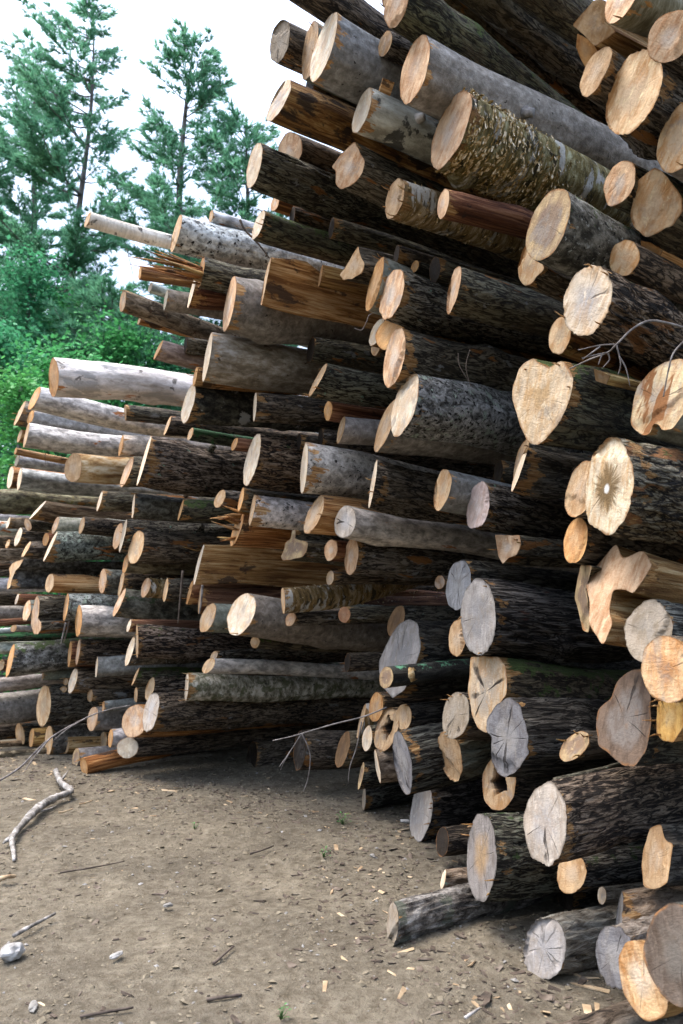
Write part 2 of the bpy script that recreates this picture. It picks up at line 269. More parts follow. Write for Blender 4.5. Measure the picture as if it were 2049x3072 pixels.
# one line per log: top of the cut face, bottom of it, its width, axis angle, bark, face, depth shift, options (fill: log added to plug light leaks) | label
LOGS = """
870 -160 830 -25 45 36 dark t 0 n | thick dark log leaving the top edge beside the open white sky
853 58 826 190 46 25 dark grt 0 | weathered grey-tan log end topmost at left against the white sky
946 66 915 240 38 27 grey t 0 | log with ragged tan end squeezed beside the thick smooth grey log
1008 36 932 252 42 29 grey w 0 | thick smooth grey log with narrow pale oblique cut high beside the sky
1170 92 1142 170 30 25 furrow t 0.1 | small orange-ended log lying on the thick smooth grey log
1275 107 1212 313 62 25 grey p 0 | grey log with long pink-streaked oval face above the curly yellow birch
1210 -75 1170 88 56 36 mossy p -0.1 | big dark mossy log at the top edge with pale pink end
1165 -40 1158 25 26 34 dark p 0.15 | tiny pink log end cut off by the top edge beside the white sky gap
872 237 803 365 32 24 split grc 0 | stripped brown log with pale square end below the sky, orange bare wood on its side
1110 265 1062 402 34 22 patchy w 0 chip | white-rimmed log with black blotched pale bark and a square bark plate standing on its end
1398 270 1305 510 76 28 ybirch p 0 curl name=birch_log | large curly-barked yellow birch log with peeling golden shreds and pink face
1066 425 1025 568 74 24 dark p 0 poly=a:690,1110/770,1260/750,1360/690,1440/590,1490/540,1440/540,1340/505,1310/590,1200 | dark log whose end is cut in two facets, rust above and pink below
1202 534 1167 657 46 19 ybirch t 0 name=birch_log | thinner gold-streaked birch log with tan oval end left of the reddish peeled log
1338 566 1322 657 30 16 red p 0.05 | reddish peeled log with small flat pink end just under the curly yellow birch
778 428 748 565 35 20 furrow2 w 0 | long black furrowed log with white narrow end standing out in front of the pine
880 396 862 500 60 20 dark p 0.35 | grey-pink broken log end peeping out behind the stripped brown log
832 588 818 634 20 18 split p 0.35 | tiny pink-ended log under the long black furrowed log at the pine
792 630 759 720 22 17 mossy w 0.05 | dark mossy log with thin pale end below the long black furrowed log
1075 737 1029 838 56 15 dark t -0.05 poly=c:980,620/1000,700/1030,760/1010,830/930,880/860,885/835,850/890,770 | dark log with ragged yellow half-round broken end
638 630 630 668 10 14 pale t 0.35 | whitish log lying behind the black-spotted pale log on the skyline
545 642 513 758 16 15 pale2 t 0 | pale grey log with black knots and dark underside on the skyline
271 636 255 682 9 13 wbirch t 0 name=birch_log len=2.6 | thin white birch pole jutting left into the sky
612 770 596 862 14 13 dark o 0 splinters len=3 name=broken_log | snapped dark log with long orange splinters spreading left below the birch pole
588 830 563 925 9 10 red w 0.05 name=split_log | split half log with a thin pale edge left of the thick spotted grey log
422 800 418 840 8 9 split o 0.25 name=split_log | narrow orange-topped slab sticking out left under the orange splinters
503 868 492 932 8 7 grey g 0.1 | square-ended grey-green log stub resting on the tan log at the sky edge
456 847 446 878 8 19 pale w 0.3 | short grey log with a thin white end above the tan log at the sky edge
374 870 364 936 16 17 tan t 0 | tan scaly log jutting left over the green woods with a worn pale tip
420 953 414 974 7 17 split t 0.25 name=split_log | thin brown slab under the tan scaly log, sky below it
705 826 673 998 26 10 grey p 0 | thick grey log with black lichen spots and pink-rimmed face left of the big split slab
813 774 784 917 12 15 splitw t 0 name=split_log sflat | big split slab of tan wood with a dark knot and square white edge
968 795 956 862 7 12 split o 0.12 name=split_log | dim orange split piece right behind the big split slab
1148 768 1100 940 32 19 grey o 0 | smooth grey log with narrow orange oval end, partly behind the grey-pink oval face
1197 806 1154 960 60 16 furrow p -0.05 | furrowed log with leaning grey-pink oval face right of the big split slab
1377 797 1346 940 31 16 dark p 0 | dark log with narrow pink half-oval end in the shade under the birch logs
1252 782 1238 818 20 16 dark o 0.4 | tiny orange log tip deep in shade above the furrowed grey-pink oval face
1148 955 1112 1038 30 14 dark w 0.08 | small white log end directly under the leaning grey-pink oval face
1132 1020 1122 1068 24 14 dark t 0.22 | tiny cream log end squeezed below the small white log end
1204 950 1136 1045 70 14 split o 0.12 name=split_log | tan split wedge between the leaning grey-pink face and the long pink oval face
1200 982 1165 1165 56 13 dark p 0 | long narrow pink oval face with pale heart above the white-faced lichen log
1688 567 1598 785 98 27 greymoss b 0 | big mossy grey log with a brown-hearted slanting face under the curly yellow birch
1585 715 1570 862 66 24 dark c 0.08 poly=d:400,560/320,640/275,780/280,880/330,940/370,930/480,800/440,680 | pale split log end tucked under the big brown-hearted log
1793 797 1728 1009 128 27 furrow3 grc 0 | large furrowed log with grey-stained cream oval face above the dead twig
1690 950 1668 1065 58 24 split c 0.08 | cream end of an orange stripped log below the grey-stained cream oval face
1881 720 1866 830 76 27 dark c 0 | small round cream log end right above the large grey-stained oval face
1950 715 1960 782 90 27 splitw o 0.12 poly=d:1200,560/1300,590/1450,680/1400,755/1290,680/1200,610 name=split_log | orange split block right of the small round cream log end
1985 465 1948 712 150 30 mossy c 0 poly=b:1350,1310/1450,1390/1540,1520/1560,1560/1568,1650/1500,1760/1280,1868/1190,1790/1155,1690/1190,1500/1210,1420 | wide cream-orange log face at the right with a mossy dark upper edge
2072 310 2003 522 98 32 grey c -0.12 | tan oval log face cut by the right edge above the wide cream-orange face
1888 481 1829 617 72 28 dark p 0 | flat pink-tan oval end alone in the dark right of the curly yellow birch
1946 143 1850 417 118 34 furrow2 c 0 | tall cream oval face with orange streaks near the top right corner
1824 140 1748 290 54 33 dark t 0 | slim leaning tan oval end with blue-grey heart left of the tall cream face
2036 31 1981 192 98 33 dark p -0.1 | pink rounded log end in the top right corner
1905 -80 1824 68 62 26 smooth p -0.1 | smooth yellow-grey log at the top right with pale grey-pink end
1795 -20 1790 140 95 30 splitw t 0 poly=b:700,200/780,105/870,0/960,0/960,170/1050,250/970,310/875,365/790,275 name=split_log | square tan split block under the smooth yellow-grey log
1735 95 1757 205 50 30 split o 0.12 poly=b:740,262/850,320/900,400/850,470/800,530/760,450/730,370 name=split_log | orange split wedge below the square tan split block
1390 -190 1330 -35 70 38 dark t 0.1 n | dark log overhead with a streak of bare orange wood, its end above the top edge
1560 -190 1500 -30 80 38 mossy t 0 n | green mossy log overhead left of the square tan split block
1602 1069 1613 1339 176 14 mossy heart 0 poly=i:400,180/430,230/520,272/620,210/660,260/700,350/690,480/620,660/500,820/430,885/350,850/290,730/260,620/220,520/230,400/280,270/340,200 | heart-shaped pale log face with a dark ringed centre
1800 1107 1812 1152 46 14 splitw t 0 poly=i:870,278/1002,330/970,402/885,375 name=split_log | small tan chip-like split end right of the heart-shaped face
1995 1078 1945 1308 172 18 grey stain 0 poly=i:1430,215/1568,205/1610,330/1600,450/1568,620/1480,750/1400,765/1385,715/1340,700/1310,790/1260,802/1180,760/1150,700/1170,560/1210,400/1310,300 | tan notched log face with brown stains at the right edge
1837 1312 1810 1607 128 12 furrow3 star 0 | largest pale log face with a torn star-like centre and mossy furrowed bark
1580 1342 1535 1477 14 9 old w 0 | dark old log with a thin pale edge below the heart-shaped face
1580 1318 1547 1450 32 12 dark t 0.15 | tan sliver of a log end behind the dark old log under the heart
1768 1380 1715 1552 76 12 dark t 0.1 | splintery tan log end half hidden behind the largest pale face
1741 1553 1713 1690 64 9 dark o 0 | orange-tan oval end hanging under the largest pale log face
1450 1443 1418 1588 63 11 furrow gp 0 | grey-pink streaked oval face right of the cream oval with rusty knot
1341 1405 1313 1531 46 11 grey c 0 | cream oval end with small rusty knot in the row beside the square dark log
1131 1380 1107 1525 12 10 furrow2 w 0 splint2 | square-looking dark furrowed log with a thin white edge and orange bark scar
919 1328 906 1480 20 10 pale2 w 0 | whitish speckled log with thin white end left of the square-looking dark log
775 1303 737 1455 38 7 furrow3 w 0 | ridged grey-brown log with clean white oval end left of the whitish speckled log
1240 1123 1187 1310 66 13 lichen w 0 | bright white-faced log with grey-green lichen bark left of the heart-shaped face
1183 1203 1128 1354 38 8 grey t 0.06 | tan oval end with lighter heart tucked left under the bright white face
982 1088 927 1190 16 11 furrow t 0 stub=0.62 len=1.3 | short crooked log with blue-green lichen on top and a branch stub
1034 1249 1013 1331 17 6 grey t 0.15 | small blue-grey log under the short crooked lichen log
988 1203 982 1262 24 8 red o 0.25 | tiny orange log tip hanging below the short crooked lichen log
636 998 609 1146 15 8 greytan w 0 | very thick smooth grey-tan log below the thick spotted grey log
489 1021 462 1078 8 14 greypink o 0.1 len=2 | short pinkish peeled log stub with orange underside above the white log
592 1100 580 1160 9 8 split o 0.1 name=split_log len=2 | orange bare wood wedge between the white log and the grey-tan log
582 1153 549 1270 30 6 blotch w 0 | black and white blotched log with white oval end beside the long white log
768 1176 762 1266 9 4 furrow2 w 0 | dark furrowed log with thin pale edge beneath the grey-tan log
162 1074 160 1192 26 5 white o 0 len=3.2 | long white smooth log projecting left over the green woods
121 1160 87 1230 16 12 pale o 0.05 len=3 | tapering grey-white log with rust patches directly under the long white log
77 1203 42 1277 9 11 tan t 0.2 len=2.5 | brownish log end at the upper left tip of the far stack
99 1232 84 1271 15 12 grey o 0.2 | grey log partly hidden between the rusty tapering log and the grey bark-shedding log
88 1268 71 1342 8 8 pale t 0 | grey log shedding bark strips, third down from the long white log
66 1288 53 1328 8 8 split t 0.25 | brown stub at the far left edge of the stack behind the bark-shedding log
50 1343 45 1364 6 10 splitw o 0.22 name=split_log | thin yellow slab between the bark-shedding log and the bluish pole
57 1362 45 1401 9 8 pale g 0.1 len=2.5 | slim bluish-grey pole left of the honey-coloured peeled log
64 1404 54 1470 10 4 pale w 0 | long pale bluish log under the honey-coloured peeled log
37 1398 26 1466 14 6 split w 0.3 | pale upright log ends at the far left below the slim bluish pole
228 1360 212 1447 46 1 honey t -0.05 len=1.6 | peeled honey-coloured log with a pointed worn end
370 1304 357 1370 9 5 pale o 0.05 len=1.5 | short light grey log above the right end of the honey-coloured log
399 1370 363 1461 19 3 dark p -0.05 splint2 | pink-faced log right of the honey-coloured peeled log
455 1303 410 1460 9 8 furrow w 0 | big deeply furrowed log with green lichen and a torn bare patch at its end
579 1283 565 1320 13 7 mossg t 0.15 | small green mossy log behind the big deeply furrowed log
514 1248 492 1306 8 8 dark t 0.2 | thin upright tan edge of a dark log above the big deeply furrowed log
712 1313 696 1352 14 8 red o 0.2 | tiny orange stub between the blotched log and the ridged white-ended log
376 1213 377 1262 6 4 dark t 0.2 | dark log in the shade under the right half of the long white log
672 1470 648 1523 27 5 dark t 0.2 | small tan half-oval end under the big deeply furrowed log
-40 1468 -45 1545 20 3 tanmoss t 0 | long tan mossy log with a dark bulging knot at the left edge
139 1502 89 1557 6 4 brown w -0.05 | brown log with a slanting thin white cut at the left below the mossy knotted log
308 1472 291 1534 8 2 dark w -0.05 | short dark log with a thin white edge under the long pale bluish log
405 1479 397 1556 6 2 greydark w 0 | dark grey log with a thin vertical white edge left of the small tan half-oval
552 1498 534 1562 7 2 mossy o 0.05 | dark mossy log with thin orange edge below the small tan half-oval
731 1463 716 1535 12 4 dark o 0.15 | narrow orange edge of a shaded log under the ridged white-ended log
729 1535 694 1638 23 3 split o 0.05 splinters | leaning tan edge of an orange torn log left of the white black-flecked log
767 1482 748 1577 12 5 pale2 t 0 splint2 | white log flecked with black left of the yellow-tan oval face
968 1487 917 1602 40 6 splitw t 0 | yellow-tan oval face with split flat top left of the round grey cracked face
1046 1518 1026 1614 64 9 pale grc2 -0.05 len=4.6 | round grey cracked face of a long slim bluish log in the middle
885 1590 875 1682 84 4 dark b 0.2 poly=n:400,440/440,440/410,515/550,560/535,640/500,690/320,730/290,690/330,610/330,560/385,520 name=broken_log | jagged broken brown log end in the dark gap under the yellow-tan oval
1000 1618 986 1682 38 4 red p 0.12 | small pinkish log end left of the long pale pink-striped end
1058 1612 1050 1727 40 4 dark p 0.02 | long pale pink-striped log end under the slim bluish log
1532 1600 1508 1694 72 5 dark p 0.05 poly=r:95,140/290,150/300,220/270,300/205,320/155,375/120,310 | torn pink-tan log end in the dark below the right end of the slim bluish log
995 1712 987 1755 22 0 dark t 0.3 | dim tan log tip above the curved gold-flecked pole
848 1762 852 1840 12 -4 ybirch t -0.1 bend=0.06 len=2.2 name=birch_log | curved gold-flecked birch pole with ragged white end in the middle
882 1838 863 1877 30 0 dark p 0.1 | small pale end beneath the near tip of the curved gold-flecked pole
1035 1820 1032 1868 36 0 dark r 0.12 | small reddish end beneath the middle of the curved gold-flecked pole
753 1781 695 1903 72 7 grey w -0.05 len=2.4 | large pale oval face on a smooth grey log left of the curved gold-flecked pole
640 1809 608 1896 38 3 grey t 0.1 | medium tan oval end just left of the large pale oval face
612 1637 583 1752 14 3 splitw w 0 sflat name=split_log | split log showing flat honey wood with a dark knot in the middle of the stack
420 1591 397 1692 40 4 dark c -0.05 splint2 | cream oval face with orange splinters on the bark behind it
381 1556 358 1656 10 3 furrow w 0 splint2 | grey-brown log with a thin slanted white edge just behind the splintered cream oval
363 1569 344 1648 22 2 dark p 0.15 | narrow pinkish end left of the thin slanted white edge
384 1662 371 1720 14 2 tanmoss o 0.08 | mossy yellowish log directly under the splintered cream oval face
371 1715 356 1790 12 1 dark t 0.12 | dark log with thin tan edge above the bent ridged grey log
447 1733 428 1792 23 1 ybirch p 0.05 len=1.2 name=birch_log | short flaky log with pinkish face over the bent ridged grey log
503 1735 492 1805 12 1 furrow2 c 0.05 | dark log with small cream upright end over the bent ridged grey log
578 1742 560 1813 10 1 red o 0.1 | thin orange edge of a log under the split honey-wood log
606 1758 597 1842 11 1 red t 0.2 | narrow brown upright edge left above the medium tan oval end
376 1767 340 1848 15 7 ridged p -0.1 bend=-0.08 | bent ridged grey-green log with a slanted pink cut
238 1814 234 1911 18 2 pale o -0.05 | blue-grey smooth log with peeled pink edge below the bent ridged log
393 1858 382 1896 9 1 red w 0.1 | tiny white edge right of the blue-grey smooth log
411 1873 412 1974 8 1 furrow3 t -0.05 | brown deeply ridged log with green lichen and orange underside
403 1910 377 1999 16 0 greymoss w 0.05 | slanted white edge of a grey log left below the brown deeply ridged log
766 1910 765 1944 28 1 mossy t 0.05 | small squarish tan end of a mossy pole under the large smooth grey log
650 1953 634 1985 17 0 furrow t 0.15 | small log with tan end above the lavender-grey pole
642 1976 611 2018 28 1 pale c 0.05 | lavender-grey smooth pole with cream end above the lichen-covered birch
564 2016 557 2103 10 -3 lbirch w -0.1 len=4.2 name=birch_log | long lichen-covered whitish birch log low in the left stack
460 2032 440 2100 23 0 furrow3 c 0.05 splint2 | brown scaly log with cream end behind the lichen-covered birch
464 2076 442 2196 40 -3 furrow2 grc2 0 len=4.5 | long dark log with mottled grey-white face beneath the lichen-covered birch
414 2114 393 2212 68 -4 split p -0.05 | pink and orange rounded log end left of the mottled grey-white face
386 2210 380 2276 56 -5 old ring -0.1 | low round pale face with a light ring centre nearest the ground at left
247 2272 258 2326 18 -14 split o 0 g | short log resting on the ground at left with an orange-topped grey end
232 2244 224 2302 18 -5 grey b 0.12 g | dark stubby grey log on the ground behind the orange-topped log
632 2190 626 2250 60 -4 dark t 0.2 poly=m:800,1080/850,1070/975,1058/985,1110/940,1210/880,1252/820,1235/790,1150 | lone tan squarish log end hanging in the dark low left gap
608 2174 606 2194 28 -4 dark t 0.22 | small tan chip-sized log end above the lone squarish end
138 2057 124 2177 37 -2 furrow2 c -0.05 | tall cream oval face low at the left beside the thick bluish log
-60 2085 -62 2182 30 -4 grey g 0 | thick bluish-grey smooth log low on the left edge
-60 2040 -62 2083 12 -4 pale t 0.1 | long grey pole lying on the thick bluish log at the left edge
131 2001 128 2040 5 -2 grey t 0.1 | short grey stub above the tall cream oval face
42 1932 20 2031 13 -3 greymoss o 0 | mossy grey log with thin orange edge near the left edge
-50 1925 -52 1963 10 -3 pale t 0.1 | light grey log entering from the left edge above the mossy orange-edged log
8 1978 0 2012 16 -2 red c 0.2 | small cream sliver end on the left edge beside the mossy orange-edged log
239 1918 230 1993 10 -1 furrow2 p 0.02 splint2 | dark furrowed log with a thin pink upright edge under the blue-grey smooth log
213 1924 206 2000 9 -1 red o 0.15 | brown log piece left of the thin pink upright edge
293 1972 288 2031 6 -1 grey w 0 len=1.4 | square-looking grey-green log between the white sliver end and the slanted white edge
230 2004 208 2080 19 -1 dark w -0.05 | white leaning sliver end on a black log above the tall cream oval face
200 2034 196 2056 13 -1 dark t 0.2 | tiny tan tip left of the white leaning sliver
192 2059 189 2078 19 -2 dark t 0.15 | tiny tan wedge right above the tall cream oval face
271 2067 270 2106 15 -3 dark t 0.15 | small tan tongue-shaped end below the square-looking grey-green log
419 2002 396 2056 6 -1 mossy t 0.05 | dark mossy log with a slanted thin edge left of the brown scaly log
409 2063 408 2106 10 -2 dark t 0.15 | narrow tan upright end left of the long dark mottled-face log
312 2103 309 2137 7 -3 grey o 0.1 | grey lichen log above the narrow pink oval low at left
285 2119 271 2193 27 -3 grey p -0.05 | narrow pink oval end low at left behind the bare curving branch
55 2170 66 2236 22 -3 dark t 0.05 g | worn tan end standing near the ground at the far left
98 2184 92 2242 12 -3 splitw o 0.05 name=split_log | orange-brown split log left of the pale upright end at ground level
149 2176 144 2264 21 -3 greydark c -0.05 g | pale upright end at ground level under the tall cream oval face
197 2203 196 2262 18 -3 splitw c 0 g | split log with bark strips and cream end low by the ground
312 2195 308 2252 20 -3 dark c 0.05 g | pale notched end beside the split log with bark strips
335 2187 329 2242 13 -5 pale o 0.02 | light blue-grey log with orange end left of the low round pale face
-60 2228 -62 2248 8 -4 tan t 0 g len=2.2 | upper thin grey-brown pole lying by the ground at the left edge
-80 2262 -82 2284 8 -5 tan t -0.2 g len=2.2 | lower thin grey-brown pole lying on the ground at the left edge
-40 1540 -42 1564 8 2 pale t 0.05 | grey pole entering at the left just below the mossy knotted log
-40 1560 -44 1604 10 1 pale t 0 | pale bluish log entering at the left above the dim brown one
30 1552 20 1586 7 2 tan w -0.05 | small tan stub on the left over the pale bluish log
78 1556 90 1593 17 2 dark p 0 | pink end leaning the other way beside a knotty grey stub
64 1583 46 1638 14 2 dark w -0.03 | knotty grey and brown stub with thin pale edge at the left
30 1618 18 1644 9 1 dark c 0.1 | tiny cream edge at the left under the knotty stub
-30 1645 -32 1682 9 2 tan t 0.05 | shaggy tan log at the left edge above the curved broken end
93 1624 66 1671 9 2 dark c 0 | slanted cream cut on a short dark log left of the lichen-blotched log
141 1598 134 1639 15 2 red o 0.1 | orange oval end peeping out left of the lichen-blotched log
-40 1690 -42 1712 9 2 brown t 0.1 | rusty brown log at the left edge under the shaggy tan log
175 1551 158 1601 13 2 palegreen p 0.08 | pale green-grey log with pinkish slanted edge over the lichen-blotched log
252 1551 240 1602 13 2 furrow2 t 0.08 | dark log with tan upright end over the lichen-blotched log
172 1595 131 1683 8 3 lichen w -0.03 splint2 | grey lichen-blotched log with black underside on the left
72 1677 26 1770 24 3 greydark c -0.05 poly=j:250,792/200,880/165,910/130,990/105,1090/70,1115/80,1040/105,960/95,890/130,830 | dark grey log with a curved torn cream end at the left
156 1720 143 1778 21 0 splitw c -0.05 len=1.1 | short log with honey-striped bare side and cream end
312 1706 305 1781 20 0 greydark p 0 | upright pinkish oval end at the right end of the honey-striped log
-40 1735 -42 1782 12 0 pale t 0 | bluish log entering at the left edge below the curved torn end
-40 1710 -40 1732 7 0 dark t 0.05 | thin dark log entering at the left edge above the bluish one
56 1781 46 1814 7 0 red w 0.05 | short orange-brown log with thin white edge under the curved torn end
-40 1818 -42 1862 12 -1 grey t 0 | smooth grey-green log entering from the left beside the two-lobed face
88 1802 74 1864 19 -1 grey p -0.03 | small pink oval end left of the two-lobed pink face
113 1786 109 1904 32 -1 dark p -0.05 poly=j:390,1170/415,1230/410,1360/390,1440/432,1445/430,1530/400,1580/350,1570/325,1480/325,1390/350,1290/370,1200 | two-lobed pink face on a black log at the left
205 1778 192 1864 11 0 lichen o 0.05 | lichen-speckled log with a thin orange edge above the blue-grey smooth log
-40 1860 -40 1882 8 -1 red t 0.05 | thin reddish slab entering at the left under the smooth grey-green log
46 1875 36 1895 15 -1 grey t 0.08 | tiny tan-ended grey log left of the foot of the two-lobed face
-40 1888 -40 1904 9 -1 pale t -0.02 | flat pale pole at the left edge above the green mossy pole
-40 1902 -40 1927 9 -2 mossg t 0.03 | green mossy pole at the left edge
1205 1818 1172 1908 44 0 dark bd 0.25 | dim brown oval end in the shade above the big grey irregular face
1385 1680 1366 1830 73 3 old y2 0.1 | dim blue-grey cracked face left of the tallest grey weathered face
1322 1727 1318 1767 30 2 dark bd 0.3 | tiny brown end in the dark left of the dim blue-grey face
1433 1736 1434 1967 102 4 stringy y 0 len=3 | tallest grey weathered oval face with stringy grey bark at the middle right
1377 1857 1367 1968 51 2 dark t 0.05 | small tan oval leaning against the tallest grey weathered face
1222 1855 1185 2094 112 0 old y 0 poly=q:400,690/470,665/530,690/555,860/540,960/480,1120/420,1240/340,1290/270,1230/230,1120/225,1000/290,860/340,760 | big irregular grey face behind the small log with mint lichen
1164 2000 1154 2065 39 -6 wet b -0.25 knot len=1.4 | small black wet log with mint-green lichen and a bare yellow knot
1450 1966 1470 2200 116 2 mossy crack 0.05 poly=q:945,955/1060,965/1170,970/1220,1050/1230,1260/1120,1400/1100,1540/1080,1570/1000,1540/950,1420/920,1240/935,1100 | tall tan-brown face split by a black crack
1380 2077 1354 2215 76 0 old grt 0.12 | greenish-tan oval face partly behind the ridged tan-faced log
1530 2094 1513 2336 126 -1 stringy y3 0 poly=s:1385,245/1460,300/1500,430/1530,560/1510,620/1530,670/1450,800/1345,880/1290,830/1240,760/1235,660/1240,540/1195,510/1205,400/1280,290 | dark grey hourglass-shaped face with pale heart in the lower right
1505 2265 1488 2428 92 -2 old t 0.15 hollow name=hollow_log | tan crescent-shaped hollow log end below the dark grey hourglass face
1333 2191 1367 2340 64 -14 ridgelight t -0.05 len=1.2 | ridged log with pale bark plates and flat tan oval face
1191 2195 1224 2381 50 -14 stringy y3 0 | leaning dark-rimmed grey oval face beside the hollow log end
1276 2348 1250 2522 60 -7 oldf y 0 g | grey weathered oval face resting on the ground below the leaning dark-rimmed face
1094 2360 1091 2431 10 -9 oldf grt -0.03 g len=2 | low dark log on the ground in front of the ridged pale bark
1180 2124 1140 2250 64 -4 tan t 0 hollow name=hollow_log | hollow log with a black hole in its pale worn end
1124 2246 1142 2350 10 -6 ridgelight w 0.02 | log with strongly ridged pale bark under the hollow log
1134 2075 1122 2166 41 -2 dark o 0 | bright orange-tan oval end above the hollow log
1214 2110 1209 2192 44 -5 old t 0.02 | pointed tan oval right of the black hole
1106 2178 1098 2252 29 -4 dark w -0.05 | small pale oval left of the hollow log
1098 2108 1072 2216 12 -4 ybirch t 0.12 name=birch_log | golden flaky dark log left of the bright orange-tan oval end
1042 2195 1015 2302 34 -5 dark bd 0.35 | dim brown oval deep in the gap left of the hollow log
1092 2285 1076 2368 11 -6 oldf b 0.1 | short dark log behind the low dark log on the ground
1445 2440 1442 2697 82 -6 barkgrey yo 0 len=3 | tall grey face with an orange stripe above the crusty grey log
1642 2348 1629 2589 112 -14 oldf grc2 -0.05 len=3 splint3 | big pale grey-cream face with dark cracks on a black-barked log
1734 2563 1695 2677 72 -8 barkgrey t 0.02 | pale tan end under the big grey-cream face
1950 2478 1935 2662 96 -5 old t 0 poly=t:1310,990/1400,985/1430,1100/1490,1130/1470,1260/1450,1430/1350,1480/1255,1470/1243,1300/1260,1150 | squarish yellow-tan face with a dark knot at the right
1908 2004 1904 2258 150 -2 old oldb 0 poly=r:1140,1200/1270,1200/1310,1400/1310,1650/1270,1830/1190,1960/1090,1940/1040,1900/900,1790/880,1660/900,1510/1000,1420/1050,1290 | large irregular brown-grey weathered face below the orange radial face
1764 2200 1684 2277 54 -3 old b 0 len=2 | small leaning brown-grey oval left of the large irregular weathered face
1995 1906 2009 2107 136 2 dark radial -0.15 | round bright orange face with radial grain at the right edge
1965 1803 1920 1980 118 6 stringy grt -0.05 | grey-tan oval face with thin cracks above the bright orange round face
1850 1625 1812 1932 190 8 splitw p 0 poly=r:1050,200/1075,260/1100,330/1250,260/1330,380/1170,610/1130,570/1020,570/990,740/1025,820/945,1000/860,900/830,830/830,680/790,510/870,380/960,280 flatface name=split_log | pink-tan forked split log end with a notch like a letter Y
1745 1695 1765 1896 58 8 dark b 0.1 poly=r:770,380/860,400/800,510/825,660/835,860/820,905/780,890/750,740/715,640/740,490 | brown wedge end left behind the forked split log
1990 2095 2008 2228 90 0 splitw hon -0.1 poly=r:1390,1400/1360,1490/1360,1700/1400,1750/1500,1770/1568,1650/1580,1450/1480,1400 name=split_log | honey-yellow splintery end under the bright orange round face
1180 2705 1176 2838 30 -15 crust grt 0 g stub=0.2 len=1.9 | crusty grey log lying on the ground with a pale thin end and a burl
1336 2610 1325 2666 12 -5 ridgelight w 0 len=1.2 | short pale striped log behind the crusty grey log on the ground
1652 2752 1615 2937 104 -12 ridgelight y 0 g len=2.2 | shaggy-barked grey log slumped on the ground with a round grey face
1842 2776 1850 2962 96 -8 ridgelight y3 0 | slate-grey oval face left behind the front orange end
1866 2672 1846 2890 16 -9 ridgelight y 0.06 | thick shaggy pale-barked log above the slate-grey oval face
1905 2816 1957 3058 112 -6 splitw fo -0.25 len=.1 | bright tan-orange battered end leaning at the bottom right
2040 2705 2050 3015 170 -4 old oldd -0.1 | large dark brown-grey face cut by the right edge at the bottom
1640 3085 1640 3215 50 -20 ridgelight y 0.1 n | pale shaggy log at the bottom edge under the battered orange end
1808 2658 1805 2714 21 -6 dark w 0.15 | small upright pale end in the gap right of the shaggy grey log
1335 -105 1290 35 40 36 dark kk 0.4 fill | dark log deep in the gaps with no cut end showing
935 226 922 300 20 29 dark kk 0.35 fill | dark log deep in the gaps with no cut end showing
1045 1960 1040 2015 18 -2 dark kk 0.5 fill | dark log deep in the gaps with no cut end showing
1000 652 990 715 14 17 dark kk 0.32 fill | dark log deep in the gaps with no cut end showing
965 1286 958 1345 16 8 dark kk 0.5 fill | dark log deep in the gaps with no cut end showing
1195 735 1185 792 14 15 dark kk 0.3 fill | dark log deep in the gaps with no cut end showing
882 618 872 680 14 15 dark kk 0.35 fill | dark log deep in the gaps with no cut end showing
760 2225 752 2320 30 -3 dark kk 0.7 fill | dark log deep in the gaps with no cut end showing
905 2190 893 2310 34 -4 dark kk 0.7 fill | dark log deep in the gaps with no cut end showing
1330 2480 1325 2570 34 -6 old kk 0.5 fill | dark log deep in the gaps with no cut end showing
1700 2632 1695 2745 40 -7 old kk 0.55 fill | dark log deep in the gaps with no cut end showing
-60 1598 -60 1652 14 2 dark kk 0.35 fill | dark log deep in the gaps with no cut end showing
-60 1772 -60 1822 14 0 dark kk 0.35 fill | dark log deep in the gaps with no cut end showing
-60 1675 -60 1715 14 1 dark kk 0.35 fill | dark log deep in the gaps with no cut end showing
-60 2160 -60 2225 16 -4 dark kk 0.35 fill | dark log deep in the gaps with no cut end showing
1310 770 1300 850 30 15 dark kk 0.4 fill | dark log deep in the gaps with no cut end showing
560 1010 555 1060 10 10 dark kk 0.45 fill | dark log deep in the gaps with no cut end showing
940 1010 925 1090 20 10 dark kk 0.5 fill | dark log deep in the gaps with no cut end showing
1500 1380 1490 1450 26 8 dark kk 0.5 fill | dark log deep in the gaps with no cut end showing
900 1300 895 1350 14 8 dark kk 0.4 fill | dark log deep in the gaps with no cut end showing
"""
